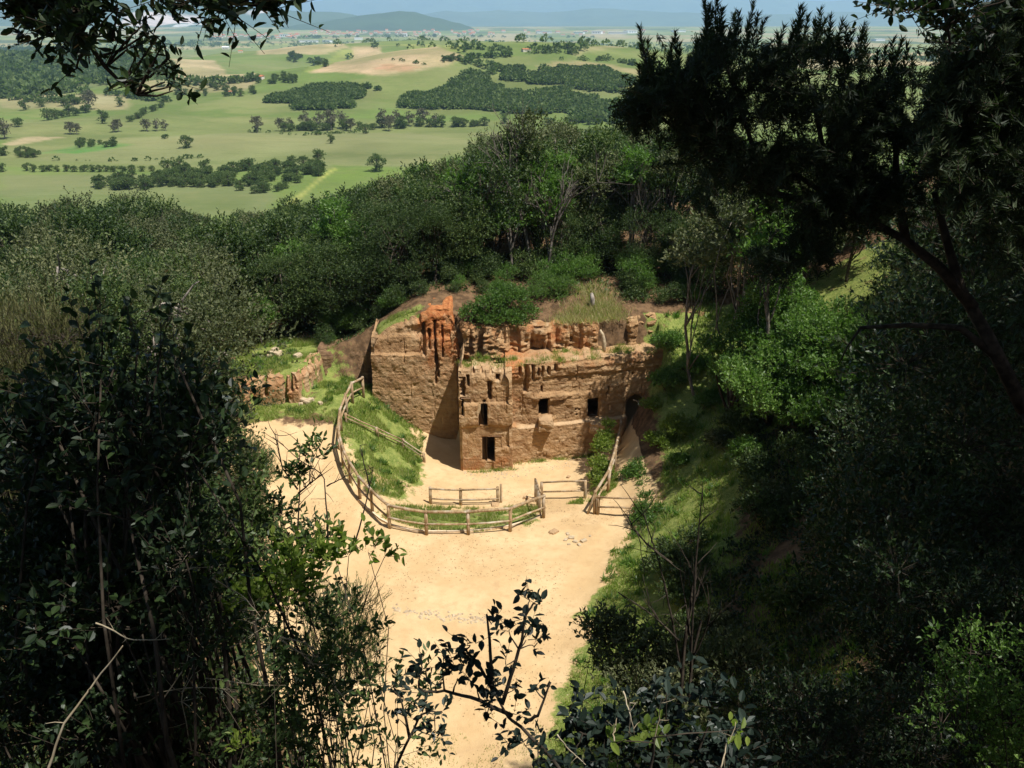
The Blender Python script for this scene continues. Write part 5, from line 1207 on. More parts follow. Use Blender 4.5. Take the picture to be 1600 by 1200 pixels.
oakF = canopy_tree('overhanging_oak', 'unseen oak added on the right slope to shade the dark pine', [(11.5, 5.5, 12.5), (11.3, 5.6, 16), (11, 6, 20), (10.4, 6.4, 22.6)], cloud_lobes(9.8, 15, 2, 9, 19.5, 24.5, 26), 403, 3600)  # out of view, its crown added to keep sun off the pine
canopy_tree('overhanging_oak', 'tallest unseen oak added beyond the right edge to shade the right bank', [(14.5, 15, 9), (14.3, 15.2, 14), (14, 15.6, 18), (13.4, 16, 22)], [l for l in cloud_lobes(13.8, 20, 11, 24, 20.4, 24.5, 52, 1.4, 2.2) if math.hypot(l[0] - 14.2, l[1] - 22.6) > 4.8], 404, 7000, leaf=.26)  # out of view, crown shaped to shade the bank but spare its sunlit patch

def bough(parent, name, px_line, Y, clusters, seed, leaf, mat='leaf_dark', start=None, wid=.42, twigs=9, per=6, r0=.012, tl=.16, extra=()):
    """a leafy bough hung from a tree: main stem by surveyed points, side shoots to leaf clusters"""
    r = np.random.default_rng(seed); mb = MB()
    pts = [aty(a, b, Y) for a, b in px_line]
    if start is not None: pts = [np.array(start, float)] + pts
    pts = np.array(pts); mb.tube(pts, np.linspace(r0, .004, len(pts)), 6)
    for ln in extra:
        q = np.array([aty(a, b, Y) for a, b in ln]); mb.tube(q, np.linspace(.005, .002, len(q)), 5)
    wd, (P, D, L, T) = plant_geo(r, pts[-1], lob([(a, b, Y + r.normal() * .10, c) for a, b, c in clusters]), twigs * len(clusters), per, leaf, wid, 'ovate', tl=tl, stem=.004, limbs=False, tw_r=.0016, shell=.05, spread=.75, upw=0.0, down=.15)
    for c in lob([(a, b, Y, c) for a, b, c in clusters]):
        c = np.array(c[:3]); k = np.argmin(np.linalg.norm(pts - c, axis=1)); mb.tube(curve_pts(pts[k], c, .12, r, 5), np.linspace(.005, .002, 5), 4)
    mb.V += wd.V
    for k, f in wd.F.items(): mb.F.setdefault(k, []).extend([x + mb.n for x in f])
    o = mb.build(name, M['twig'], parent)
    lf = leaf_mesh('leaves', P, D, L, wid, M[mat], r, 'ovate', T, up=.25); l = bpy.data.objects.new('leaves', lf); col.objects.link(l); l.parent = o
    return o
bough(oakL, 'bough', [(60, -60), (105, 20), (140, 70), (165, 105), (190, 130), (215, 148)], 3.0,
      [(25, 2, 26), (50, 12, 28), (80, 22, 32), (110, 15, 34), (140, 22, 26), (55, 40, 18), (85, 55, 24), (115, 55, 30), (100, 72, 18), (118, 84, 12), (135, 66, 14), (150, 45, 16), (12, 10, 14), (182, 72, 9), (200, 76, 10), (212, 88, 8), (230, 34, 9), (238, 68, 10), (248, 82, 8), (252, 64, 7), (195, 128, 9), (210, 132, 7), (258, 128, 9), (270, 134, 7), (184, 12, 6), (244, 105, 8), (45, 25, 14), (120, 108, 10)],
      411, .043, start=(-3.4, -1.6, 21), twigs=8, per=5, tl=.10, extra=[[(150, 90), (190, 78), (225, 55), (232, 40)], [(190, 130), (235, 120), (262, 92), (256, 72)], [(165, 105), (195, 82)], [(215, 148), (245, 150), (270, 142)], [(175, 65), (184, 12)], [(135, 50), (140, 100)]])
bough(oakL, 'bough', [(240, -70), (300, -20), (345, -2), (400, 8), (425, 6)], 2.8,
      [(250, 2, 10), (302, 12, 12), (330, 8, 16), (350, 14, 12), (378, 4, 14), (405, 8, 15), (425, 14, 12), (436, 4, 8), (360, 2, 12)], 412, .045, start=(-3.0, -1.4, 21.2), twigs=9, per=5, extra=[[(345, 5), (370, 25), (380, 35)]])
bough(oakR, 'bough', [(1460, -60), (1470, -10), (1480, 40), (1485, 70)], 3.4,
      [(1375, 8, 9), (1385, 25, 10), (1400, 8, 14), (1420, 22, 15), (1440, 32, 16), (1455, 15, 16), (1475, 48, 17), (1490, 68, 14), (1500, 30, 18), (1478, 18, 18), (1515, 12, 16), (1530, 25, 10), (1484, 84, 7)], 413, .034, start=(5.4, -1, 21.6), wid=.5, twigs=7, per=6, tl=.12, extra=[[(1480, 30), (1520, 15), (1560, 5), (1600, -10)], [(1470, -5), (1420, 15), (1385, 12)]])

# the large dark bush at the left
def fill(x0, x1, y0, y1, Y0, Y1, n, r0, r1, r, cond=None):
    out = []
    while len(out) < n:
        a, b = r.uniform(x0, x1), r.uniform(y0, y1)
        if cond and not cond(a, b): continue
        out.append((a, b, r.uniform(Y0, Y1), r.uniform(r0, r1)))
    return out
rf = np.random.default_rng(90)
edge = lambda b: np.interp(b, [450, 520, 600, 700, 800, 900, 1000, 1100, 1250], [200, 265, 300, 320, 330, 300, 270, 250, 300])
lo_ = lambda b: np.interp(b, [450, 560, 650, 760, 850], [150, 90, 70, 20, -80])
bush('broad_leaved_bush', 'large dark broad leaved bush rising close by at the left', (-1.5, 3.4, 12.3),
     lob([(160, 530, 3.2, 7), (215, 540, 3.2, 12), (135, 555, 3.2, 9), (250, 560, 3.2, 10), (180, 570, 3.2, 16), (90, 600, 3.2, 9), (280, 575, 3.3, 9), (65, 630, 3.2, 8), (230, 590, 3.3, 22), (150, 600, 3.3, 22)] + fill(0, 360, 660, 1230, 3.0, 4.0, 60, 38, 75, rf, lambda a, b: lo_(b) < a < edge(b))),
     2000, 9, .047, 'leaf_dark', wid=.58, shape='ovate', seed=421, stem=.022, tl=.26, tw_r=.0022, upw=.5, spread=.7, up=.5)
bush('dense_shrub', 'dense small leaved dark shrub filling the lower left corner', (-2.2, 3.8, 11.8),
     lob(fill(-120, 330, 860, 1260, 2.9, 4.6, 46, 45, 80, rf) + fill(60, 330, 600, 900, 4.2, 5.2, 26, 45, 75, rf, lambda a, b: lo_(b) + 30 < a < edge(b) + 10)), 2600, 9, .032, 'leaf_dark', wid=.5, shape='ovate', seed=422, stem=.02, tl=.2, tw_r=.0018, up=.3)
# heather like growth lit by the sun at the far left
bush('tree_heath', 'sunlit yellow green heath bush at the left edge behind the dark bush', (-12.0, 17.0, gz(-12, 17)),
     lob(fill(-60, 110, 520, 800, 15.5, 17.5, 18, 60, 95, rf)), 1500, 12, .10, 'heath', wid=.2, shape='needle', seed=423, stem=.05, tl=.4, upw=.8, spread=.35)
bush('dry_heath', 'pale dry heath bush above the yellow green one at the left edge', (-14.5, 20, gz(-14.5, 20)),
     lob(fill(-60, 60, 500, 640, 18, 20, 8, 45, 80, rf)), 700, 12, .10, 'heath', wid=.15, shape='needle', seed=424, stem=.05, tl=.4, upw=.8, spread=.4)

# half open bushes low on the left through which the sand shows
bush('oak_scrub', 'mid green oak scrub leaning over the lower left edge of the sand', (-1.9, 5.4, gz(-1.9, 5.4)),
     lob([(372, 760, 6.6, 24), (392, 735, 6.8, 22), (370, 800, 6.4, 35), (350, 850, 6.2, 45), (440, 830, 6.4, 30), (400, 860, 6.2, 40), (470, 870, 6.0, 30), (340, 900, 6, 55), (420, 920, 5.8, 45), (500, 860, 5.8, 22), (360, 960, 5.6, 55), (300, 960, 5.6, 60), (440, 805, 6.4, 20), (320, 730, 7, 40), (340, 690, 7.2, 26)]),
     620, 8, .060, 'oak', wid=.45, shape='ovate', seed=431, stem=.016, tl=.22, tw_r=.003, up=.4)
bush('leafy_sapling', 'fresh green leafy shoots standing over the sand edge at the left', (-.9, 3.6, 12.0),
     lob([(520, 862, 3.7, 16), (545, 868, 3.7, 14), (575, 862, 3.7, 14), (600, 872, 3.7, 12), (500, 880, 3.6, 18), (470, 900, 3.6, 22), (450, 880, 3.6, 20), (440, 930, 3.5, 28), (400, 950, 3.5, 28)]),
     110, 8, .046, 'leaf_yellow', wid=.5, shape='ovate', seed=432, stem=.008, tl=.12, tw_r=.0018, up=.5)
bush('yellow_shoots', 'bright yellow green leaves catching the sun in the lower left thicket', (-1.2, 3.3, 12.0),
     lob([(350, 880, 3.2, 18), (330, 892, 3.2, 12), (455, 898, 3.3, 18), (480, 925, 3.3, 14), (440, 905, 3.3, 10), (380, 1170, 2.9, 16)]), 34, 6, .042, 'leaf_yellow', wid=.42, shape='ovate', seed=433, stem=.006, tl=.10, tw_r=.0016, up=.7)
bush('juniper_bush', 'feathery green juniper bush at the right edge of the lower left thicket', (-.95, 4.0, 12.0),
     lob([(560, 950, 4.3, 30), (520, 970, 4.2, 45), (580, 985, 4.2, 24), (545, 1020, 4.1, 45), (495, 1030, 4.1, 45), (570, 1060, 4.0, 30), (520, 1080, 4, 40), (590, 1020, 4.1, 16), (480, 960, 4.3, 30)]),
     1300, 14, .020, 'leaf_green', wid=.16, shape='needle', seed=434, stem=.012, tl=.12, tw_r=.0014, upw=.6, spread=.5)
bush('twiggy_thicket', 'open twiggy thicket with small dark leaves over the bottom left sand', (-.9, 3.0, 12.2),
     lob(fill(300, 640, 960, 1240, 2.9, 3.8, 42, 26, 52, rf, lambda a, b: a < np.interp(b, [960, 1060, 1200], [560, 620, 640]))), 520, 8, .036, 'oak', wid=.5, shape='ovate', seed=435, stem=.006, tl=.13, tw_r=.0012)
def stems(name, label, L, Y, mat, r0, seed, cat='stem', side=0, sl=.25):
    r = np.random.default_rng(seed); mb = MB()
    for ln in L:
        q = np.array([aty(a, b, Y + r.normal() * .03) for a, b in ln]); t = np.linspace(0, 1, len(q)); tt = np.linspace(0, 1, len(q) * 4)
        q = np.stack([np.interp(tt, t, q[:, k]) for k in range(3)], -1); q += np.cumsum(r.normal(0, .002, q.shape), 0); mb.tube(q, np.linspace(r0, r0 * .35, len(q)), 5)
        for k in range(side):
            i = int(r.integers(len(q) // 4, len(q))); e = q[i] + unit(r.normal(size=3) * (1, .5, 1) + (0, 0, .5)) * sl * r.uniform(.4, 1)
            mb.tube(curve_pts(q[i], e, .1, r, 5), np.linspace(r0 * .5, r0 * .18, 5), 3)
    o = mb.build(name, M[mat]); return tag(o, label, cat)
stems('dry_stalk', 'pale arching dry stalk in front of the dark shrub in the lower left corner', [[(70, 1215), (100, 1130), (150, 1060), (190, 1005)]], 2.6, 'dry', .006, 441, side=2, sl=.08)
stems('dry_twig', 'pale forked dry twig crossing the dark shrub above the arching stalk', [[(150, 975), (200, 1005), (260, 1003)]], 2.7, 'dry', .0035, 442, side=4, sl=.06)
stems('dead_branch', 'straw coloured dead branch slanting down through the lower left thicket', [[(430, 995), (470, 1020), (510, 1060), (545, 1100)], [(430, 995), (480, 1005), (505, 1040)]], 3.2, 'dry', .004, 443, side=16, sl=.10)
stems('dead_twigs', 'tangle of dry grey twigs between the dark shrub and the sand', [[(250, 1100), (290, 1040), (300, 980)], [(300, 1180), (280, 1090), (320, 1020)], [(330, 900), (380, 930), (420, 980)], [(210, 1090), (300, 1070), (360, 1075)], [(240, 960), (280, 900), (300, 885)], [(320, 1060), (400, 1070), (450, 1070)], [(360, 1010), (400, 990), (405, 960)]], 3.1, 'dry', .003, 444, side=14, sl=.14)
stems('bare_twig', 'thin bare upright twig standing in front of the sand left of the curving fence', [[(462, 900), (465, 800), (466, 760), (468, 700)], [(466, 765), (440, 730), (430, 682)], [(466, 770), (500, 740)]], 5.2, 'twig', .007, 445, side=9, sl=.20)
stems('bare_twig', 'taller bare twig with side shoots in front of the sand beside the fence', [[(513, 850), (512, 790), (509, 742), (470, 715), (430, 680)], [(511, 760), (538, 748)]], 5.2, 'twig', .006, 446, side=6, sl=.14)
stems('bare_twig', 'slanting bare twig whose tip crosses the lower bend of the curving fence', [[(555, 850), (570, 790), (580, 745), (580, 727)], [(577, 760), (560, 700)]], 5.2, 'twig', .006, 447, side=5, sl=.12)
bush('twig_leaves', 'small leafy shoot at the tip of the bare twig over the upper sand', aty(470, 760, 5.2), lob([(485, 695, 5.2, 12), (482, 712, 5.2, 10), (500, 716, 5.2, 10), (470, 745, 5.2, 14), (455, 750, 5.2, 14), (495, 705, 5.2, 6)]), 36, 7, .05, 'oak', wid=.4, shape='ovate', seed=448, stem=.004, tl=.1, tw_r=.002)

# sapling with dark leaves in front at the bottom
def sapling(name, label, lines, Y, clusters, leaf, mat, seed, wid=.5, r0=.006, tw=5, per=4, tl=.07, cat='sapling', bark='twig', shape='ovate', up=.9, spread=.8):
    r = np.random.default_rng(seed); mb = MB(); allp = []
    for ln in lines:
        q = np.array([aty(a, b, Y) for a, b in ln]); t = np.linspace(0, 1, len(q)); tt = np.linspace(0, 1, len(q) * 3)
        q = np.stack([np.interp(tt, t, q[:, k]) for k in range(3)], -1); q[:, 1] += np.cumsum(r.normal(0, .006, len(q))); mb.tube(q, np.linspace(r0, r0 * .4, len(q)), 6); allp.append(q)
    allp = np.concatenate(allp); cl_ = lob([(a, b, Y + r.normal() * .05, c) for a, b, c in clusters])
    wd, (P, D, L, T) = plant_geo(r, allp[-1], cl_, tw * len(clusters), per, leaf, wid, shape, tl=tl, limbs=False, tw_r=.001, shell=.05, spread=spread, upw=.1)
    for c in cl_:
        c = np.array(c[:3]); k = np.argmin(np.linalg.norm(allp - c, axis=1)); mb.tube(curve_pts(allp[k], c, .1, r, 4), np.linspace(.0028, .0012, 4), 4)
    mb.V += wd.V
    for k, f in wd.F.items(): mb.F.setdefault(k, []).extend([x + mb.n for x in f])
    base = allp[0]; root = empty(name, base); tag(root, label, cat); mb.build('stems', M[bark], root)
    link('leaves', leaf_mesh('leaves', P, D, L, wid, M[mat], r, shape, T, up=up), root); return root
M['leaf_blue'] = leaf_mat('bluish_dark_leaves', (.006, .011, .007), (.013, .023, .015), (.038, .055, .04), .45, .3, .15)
sapling('dark_sapling', 'dark leaved sapling in front of the sand at the bottom of the clearing', [[(905, 1240), (850, 1170), (800, 1120), (780, 1090), (765, 1065)], [(785, 1100), (800, 1050), (815, 1000), (820, 960), (833, 940)], [(800, 1120), (740, 1085), (690, 1075), (655, 1070)], [(780, 1090), (750, 1050), (725, 1025)], [(820, 1130), (840, 1110), (860, 1060)], [(770, 1080), (765, 1000), (760, 965)]], 1.9,
        [(828, 938, 9), (840, 945, 7), (822, 968, 9), (830, 975, 10), (822, 1000, 14), (832, 1008, 12), (768, 975, 8), (795, 985, 8), (725, 1020, 20), (735, 1008, 14), (700, 1030, 14), (660, 1045, 14), (655, 1062, 12), (690, 1045, 13), (715, 1060, 16), (740, 1040, 16), (765, 1065, 16), (775, 1075, 14), (790, 1040, 12), (745, 1075, 15), (800, 1080, 12), (760, 1120, 14), (800, 1115, 12), (820, 1165, 18), (840, 1190, 16), (800, 1170, 13), (680, 1070, 10), (835, 1075, 8)],
          .028, 'leaf_blue', 451, wid=.55, r0=.006, tw=3, per=4, tl=.055)
sapling('thin_sapling', 'thin dark leaved shoot low between the thicket and the dark sapling', [[(600, 1240), (640, 1150), (660, 1115), (690, 1110)], [(640, 1150), (625, 1090)]], 2.4, [(640, 1100, 14), (665, 1112, 14), (690, 1112, 10), (625, 1125, 12), (680, 1145, 12), (660, 1125, 10), (690, 1155, 8), (610, 1075, 10)], .032, 'leaf_blue', 452, tw=4, per=4, tl=.05)
sapling('dark_shrub', 'broad leaved bluish shrub at the bottom edge right of the dark sapling', [[(1000, 1240), (1010, 1180), (1040, 1130)], [(1000, 1200), (940, 1150), (900, 1140)], [(1050, 1240), (1090, 1170), (1110, 1110)], [(960, 1240), (900, 1180)]], 2.2,
        [(1100, 1085, 18), (1110, 1105, 24), (1060, 1120, 26), (1130, 1135, 20), (1020, 1110, 22), (980, 1130, 26), (940, 1150, 28), (900, 1165, 28), (1000, 1170, 34), (1050, 1180, 34), (1100, 1180, 34), (1150, 1170, 30), (950, 1190, 34), (880, 1195, 22), (900, 1130, 14), (880, 1120, 12), (1040, 1060, 10), (1140, 1195, 34), (960, 1110, 14)], .042, 'leaf_blue', 453, tw=11, per=5, tl=.09)
sapling('yellow_leaves', 'few glowing yellow green leaves in front of the bluish shrub', [[(1010, 1240), (1020, 1180), (1022, 1150)]], 2.0, [(1020, 1152, 12), (1030, 1140, 8), (955, 1165, 8), (1150, 1140, 8)], .04, 'leaf_yellow', 454, tw=3, per=3, tl=.04)
stems('dry_grass_stalks', 'pale dry stalks standing in the bluish shrub at the bottom edge', [[(975, 1080), (990, 1110), (1000, 1150)], [(1022, 1170), (1030, 1120), (1035, 1085)], [(960, 1160), (970, 1120)], [(870, 1150), (900, 1180), (920, 1200)], [(1125, 1200), (1135, 1160), (1150, 1125)], [(985, 1150), (982, 1105)]], 2.0, 'dry', .0024, 455, side=2, sl=.05)
bush('small_leaved_shrub', 'grey green small leaved shrub at the edge of the shade right of the clearing', (1.9, 8.6, gz(1.9, 8.6)),
     lob([(935, 985, 9.8, 22), (965, 975, 9.8, 20), (950, 1010, 9.6, 28), (985, 1000, 9.6, 26), (1000, 1040, 9.2, 36), (960, 1050, 9.2, 30), (1040, 1060, 9, 40), (925, 1010, 9.7, 14), (1080, 1050, 9, 40), (1030, 1010, 9.4, 24), (1000, 1090, 8.7, 40), (1090, 1100, 8.6, 45), (1150, 1040, 9, 45)]), 900, 8, .07, 'oak_grey', wid=.45, shape='ovate', seed=461, stem=.02, tl=.25, tw_r=.004, up=.3)
bare_tree('bare_sapling', aty(1064, 1070, 8.2), 2.1, 'bare dark forked sapling standing before the grass bank on the right', 471, 'twig', 4, .028, .30, n0=2)
bare_tree('bare_sapling', aty(1080, 1070, 8.4), 2.5, 'taller bare dark sapling close beside the forked one', 472, 'twig', 4, .026, .24, n0=2, lean=(.05, 0))
stems('bare_branch', 'thin bare branches reaching left from the bare saplings over the grass', [[(1064, 1050), (1050, 960), (1030, 880), (1000, 790)], [(1078, 1050), (1085, 900), (1092, 820), (1098, 760)], [(1060, 1000), (1020, 960), (965, 925)], [(1050, 880), (1010, 850), (985, 820)]], 8.2, 'twig', .014, 473, side=7, sl=.5)

# the black pine heath at the right: upright feathery plumes
def plume_tree(name, label, base, trunk, limbs_px, plumes, seed, per=60, nl=.06):
    r = np.random.default_rng(seed); mb = MB(); mb.tube(np.array(trunk, float), np.linspace(.13, .08, len(trunk)), 8)
    hub = np.array(trunk[-1], float)
    for ln, rad in limbs_px:
        q = np.array([aty(a, b, Y) for a, b, Y in ln]); mb.tube(q, np.linspace(rad, rad * .35, len(q)), 6)
    P, D, L, T = [], [], [], []
    SA, SB = [], []
    for px, py, Y, h, n in plumes:                 # tip position, plume length in m
        tip = aty(px, py, Y)
        d = unit(np.array([r.normal() * .16, r.normal() * .16, 1.0])) if n > 1.2 else unit(r.normal(size=3) * .8 + np.array([0, 0, .55]))
        b = tip - d * h
        SA.append(b); SB.append(tip)
        m = int(per * h / .5 * n); t = r.uniform(0, 1, m) ** .9
        sd_ = unit(np.cross(r.normal(size=(m, 3)), d)); rad = .035 * (1.05 - t)[:, None]
        pos = b + (tip - b) * t[:, None] + sd_ * rad * r.uniform(0, 1, (m, 1))
        P.append(pos); D.append(d * 1.0 + sd_ * (.8 if n > 1.2 else 1.1) + r.normal(size=(m, 3)) * .2); L.append(nl * r.uniform(.7, 1.4, m)); T.append(np.clip(r.uniform(0, .6) + r.uniform(0, .4, m), 0, 1))
    SA, SB = np.array(SA), np.array(SB); A, F = sticks_geo(SA, SB, .0035, .0015); mb.V.append(A); mb.F.setdefault(4, []).append(F + mb.n); mb.n += len(A)
    root = empty(name, base); tag(root, label, 'tree'); mb.build('trunk', M['twig'], root)
    P = np.concatenate(P); D = np.concatenate(D); L = np.concatenate(L); T = np.concatenate(T)
    link('crown', leaf_mesh('crown', P, D, L, .18, M['needle'], r, 'needle', T), root); return root
TX = [995, 1010, 1035, 1060, 1075, 1100, 1115, 1130, 1150, 1165, 1180, 1200, 1225, 1250, 1262, 1285, 1300, 1315, 1330, 1350, 1358, 1372, 1400, 1420, 1440]
TY = [45, 70, 95, 50, 110, 5, 15, 45, 20, 75, 5, 60, 45, 12, 40, 15, 45, 30, 70, 40, 95, 110, 75, 60, 130]
rp = np.random.default_rng(500)
pl = []
for a, b in [(1000, 42), (1012, 62), (1025, 78), (1018, 95), (1055, 48), (1052, 62), (1062, 70), (1048, 85), (1100, 2), (1108, 8), (1122, -5), (1115, 15), (1128, 12), (1105, 28), (1130, 35), (1148, 22), (1155, 18), (1150, 40), (1143, 45), (1178, 4), (1185, 22), (1196, 28), (1172, 38), (1215, 52), (1225, 42), (1240, 35), (1250, 10), (1256, 12), (1262, 25), (1248, 30), (1282, 14), (1290, 30), (1298, 22), (1275, 32), (1318, 32), (1322, 42), (1330, 50), (1350, 36), (1352, 48), (1345, 60), (1310, 60), (1395, 62), (1410, 60), (1418, 70), (1385, 72), (1402, 80), (1370, 78), (1425, 90), (1000, 150), (1010, 148), (1022, 155), (1005, 110), (998, 100), (1038, 118), (1060, 95), (1078, 90), (1090, 60)]:
    pl.append((a, b, rp.uniform(8.6, 9.6), rp.uniform(.34, .5), 1.6))
top = lambda a: np.interp(a, [985, 1005, 1040, 1080, 1100, 1130, 1160, 1230, 1260, 1340, 1360, 1400, 1430, 1445], [150, 90, 95, 95, 35, 40, 70, 60, 45, 60, 110, 85, 110, 200])
bot = lambda a: np.interp(a, [985, 1005, 1100, 1200, 1350, 1450, 1600], [190, 210, 330, 420, 400, 340, 330])
for i in range(3600):
    a = rp.uniform(990, 1445); b0, b1 = top(a) + 10, bot(a)
    b = b0 + (b1 - b0) * rp.uniform(0, 1) ** .9
    if fbm(np.array(a / 55), np.array(b / 40), 707) < .40 + .10 * (b - b0) / (b1 - b0): continue
    pl.append((a, b, rp.uniform(8.3, 10.2), rp.uniform(.2, .36), 1.0))
plume_tree('black_pine', 'black feathery topped pine tree screening the wood on the right', (7.4, 9.0, gz(7.4, 9.0)), [(7.4, 9.0, gz(7.4, 9.0) - .3), aty(1760, 900, 9), aty(1680, 740, 9), aty(1600, 640, 9)],
    [([(1520, 480, 9), (1470, 420, 9), (1415, 375, 9), (1330, 330, 9), (1240, 270, 9)], .07), ([(1600, 640, 9), (1540, 520, 9), (1500, 450, 9), (1480, 380, 9), (1460, 300, 9)], .085), ([(1560, 560, 9), (1500, 512, 9), (1420, 508, 9), (1345, 512, 9)], .05), ([(1415, 375, 9), (1400, 280, 9), (1400, 160, 9)], .05),
     ([(1330, 330, 9), (1200, 300, 9), (1100, 240, 9), (1030, 180, 9)], .045), ([(1345, 512, 9), (1325, 540, 9), (1310, 570, 9)], .015), ([(1300, 320, 9), (1280, 200, 9), (1260, 110, 9)], .035), ([(1200, 300, 9), (1160, 180, 9), (1125, 70, 9)], .03), ([(1100, 240, 9), (1060, 150, 9), (1055, 90, 9)], .02), ([(1030, 180, 9), (1012, 110, 9), (1002, 60, 9)], .015)], pl, 501, per=130)
pl = []
for a, b in [(1478, 75), (1490, 60), (1500, 70), (1512, 40), (1525, 30), (1540, 15), (1555, 20), (1570, -10), (1590, -20), (1470, 95), (1465, 110), (1530, 10), (1600, -30)]: pl.append((a, b, rp.uniform(7.4, 8.2), .4, 1.6))
top2 = lambda a: np.interp(a, [1455, 1475, 1510, 1530, 1600, 1750], [170, 80, 60, 20, -60, -120])
for i in range(2000):
    a = rp.uniform(1455, 1720); b0, b1 = top2(a) + 8, np.interp(a, [1455, 1500, 1600, 1720], [240, 300, 420, 500]); b = b0 + (b1 - b0) * rp.uniform(0, 1)
    pl.append((a, b, rp.uniform(7.2, 8.8), rp.uniform(.2, .36), 1.0))
plume_tree('black_pine', 'second darker feathery pine cut by the right edge of the view', (6.4, 7.0, gz(6.4, 7)), [(6.4, 7, gz(6.4, 7) - .3), (6.2, 7.1, 11), (5.6, 7.4, 14), (5.0, 7.6, 16)], [([(1700, 400, 8), (1640, 250, 8), (1560, 120, 8)], .06), ([(1700, 300, 8), (1620, 150, 8), (1580, 40, 8)], .05)], pl, 502, per=130)
for k in range(26):
    x = rf.uniform(3.6, 10.5); y = rf.uniform(19, 29); q = rf.uniform(.5, 1.0)
    if x < 2.2 + (y - 18) * .33 + .8 or math.hypot(x - 6.5, y - 27.6) < 2.2: continue
    z = gz(x, y); bush('slope_undergrowth', ('low', 'ragged', 'dense', 'dull', 'broad', 'small', 'spreading', 'tangled', 'rounded', 'sparse', 'tufted', 'dark', 'flat')[k % 13] + (' shaded clump on the upper part of the right slope' if x > 7 else ' shaded clump on the lower part of the right slope'), (x, y, z),
        [(x + rf.normal() * q * .5, y + rf.normal() * q * .5, z + q * rf.uniform(.1, .5), q * rf.uniform(.4, .65)) for j in range(5)], int(550 * q), 8, .10, ('oak', 'oak', 'oak_grey')[k % 3], seed=600 + k, group='shaded undergrowth on the right slope')
# dark leaf fill added to deepen the shade under and behind the pine
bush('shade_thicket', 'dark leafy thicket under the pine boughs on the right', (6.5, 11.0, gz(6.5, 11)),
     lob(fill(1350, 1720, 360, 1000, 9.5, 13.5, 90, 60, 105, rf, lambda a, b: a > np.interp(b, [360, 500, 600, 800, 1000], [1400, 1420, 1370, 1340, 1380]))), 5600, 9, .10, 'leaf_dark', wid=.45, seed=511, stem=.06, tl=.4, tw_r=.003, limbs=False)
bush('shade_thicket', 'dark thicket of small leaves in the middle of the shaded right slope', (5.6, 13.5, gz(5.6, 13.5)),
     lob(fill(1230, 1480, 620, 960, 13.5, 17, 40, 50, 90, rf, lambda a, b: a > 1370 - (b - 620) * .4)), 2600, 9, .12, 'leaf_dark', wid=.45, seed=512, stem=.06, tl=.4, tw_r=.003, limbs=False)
bush('shade_thicket', 'low black thicket added to darken the bare soil near the lower right edge', (5.2, 7.6, gz(5.2, 7.6)),
     lob(fill(1380, 1660, 880, 1080, 6.8, 9.0, 34, 45, 80, rf)), 1900, 9, .055, 'leaf_dark', wid=.5, shape='ovate', seed=516, stem=.015, tl=.22, tw_r=.002)  # black leaves laid over brown soil to stand in for deep shade
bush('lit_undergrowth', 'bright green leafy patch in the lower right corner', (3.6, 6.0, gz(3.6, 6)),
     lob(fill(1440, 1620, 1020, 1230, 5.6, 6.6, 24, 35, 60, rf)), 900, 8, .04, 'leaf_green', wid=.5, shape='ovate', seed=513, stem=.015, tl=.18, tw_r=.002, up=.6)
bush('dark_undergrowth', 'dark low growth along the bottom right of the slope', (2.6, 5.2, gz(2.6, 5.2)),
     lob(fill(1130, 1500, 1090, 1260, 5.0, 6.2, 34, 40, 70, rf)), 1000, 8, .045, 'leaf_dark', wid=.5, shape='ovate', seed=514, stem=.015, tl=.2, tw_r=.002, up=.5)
sapling('lone_shoot', 'single green shoot with hanging leaves on the dark right slope', [[(1480, 1060), (1470, 1030), (1455, 1000), (1450, 985)]], 6.0, [(1445, 995, 14), (1470, 985, 12), (1480, 1010, 12), (1465, 1040, 10)], .07, 'leaf_green', 515, tw=3, per=3, tl=.1, r0=.008)
r_ = np.random.default_rng(66)
x = r_.uniform(1.2, 10, 30000); y = r_.uniform(8, 20, 30000); k = fbm(x, y, 33) > .45; x, y = x[k], y[k]
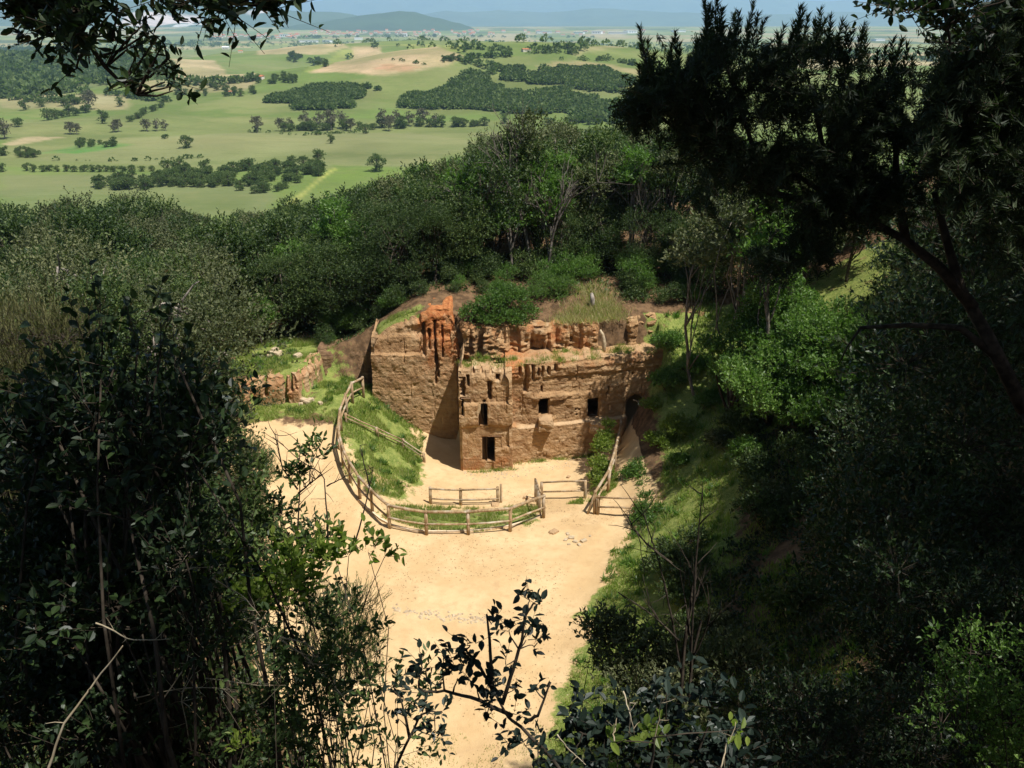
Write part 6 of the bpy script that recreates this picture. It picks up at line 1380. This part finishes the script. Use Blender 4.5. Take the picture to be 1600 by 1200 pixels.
pts = np.column_stack([x, y, gzv(x, y)]); blades('shade_grass', pts, r_.uniform(.08, .3, len(pts)), .10, M['oak'], r_, .7)
x = r_.uniform(-14, -2, 30000); y = r_.uniform(6, 22, 30000); k = ~inpoly(x, y, SAND[0]); x, y = x[k], y[k]
pts = np.column_stack([x, y, gzv(x, y)]); blades('slope_growth', pts, r_.uniform(.1, .4, len(pts)), .3, M['oak'], r_, .9)

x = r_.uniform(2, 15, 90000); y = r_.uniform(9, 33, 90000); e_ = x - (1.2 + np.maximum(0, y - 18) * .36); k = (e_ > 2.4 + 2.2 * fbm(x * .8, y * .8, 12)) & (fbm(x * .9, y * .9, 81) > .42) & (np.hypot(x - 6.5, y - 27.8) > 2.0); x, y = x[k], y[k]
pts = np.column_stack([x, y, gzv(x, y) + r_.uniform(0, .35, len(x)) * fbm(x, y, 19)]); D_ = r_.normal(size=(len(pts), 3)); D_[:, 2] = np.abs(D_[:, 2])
tag(link('ground_cover', leaf_mesh('ground_cover', pts, D_, r_.uniform(.07, .18, len(pts)), .5, M['leaf_dark'], r_, 'diamond', up=.3)), kind='stuff')  # near black leaves spread to darken the slope where it lies in shade

# ---------------------------------------------------------------- labels of small groups: say which one, counted from the left
ORD = ['first', 'second', 'third', 'fourth', 'fifth', 'sixth', 'seventh', 'eighth', 'ninth', 'tenth', 'eleventh', 'twelfth', 'thirteenth', 'fourteenth', 'fifteenth', 'sixteenth', 'seventeenth', 'eighteenth', 'nineteenth', 'twentieth', 'twenty-first', 'twenty-second', 'twenty-third', 'twenty-fourth']
same = {}
for o in sc.objects:
    if o.parent is None and 'label' in o: same.setdefault(o['label'], []).append(o)
def px_of(o):
    x, y, z = o.location; d = np.array([x, y, z]) - np.array(EYE)
    return d[0] / np.dot(d, [0, CT, -ST])
for lab, os_ in same.items():
    if 1 < len(os_) <= 24:
        os_.sort(key=px_of)
        for i, o in enumerate(os_):
            t = ('leftmost ' if i == 0 else 'rightmost ' if i == len(os_) - 1 else ORD[i] + ' from left, ') + lab
            o['label'] = ' '.join(t.split()[:16]) if len(t.split()) > 16 else t
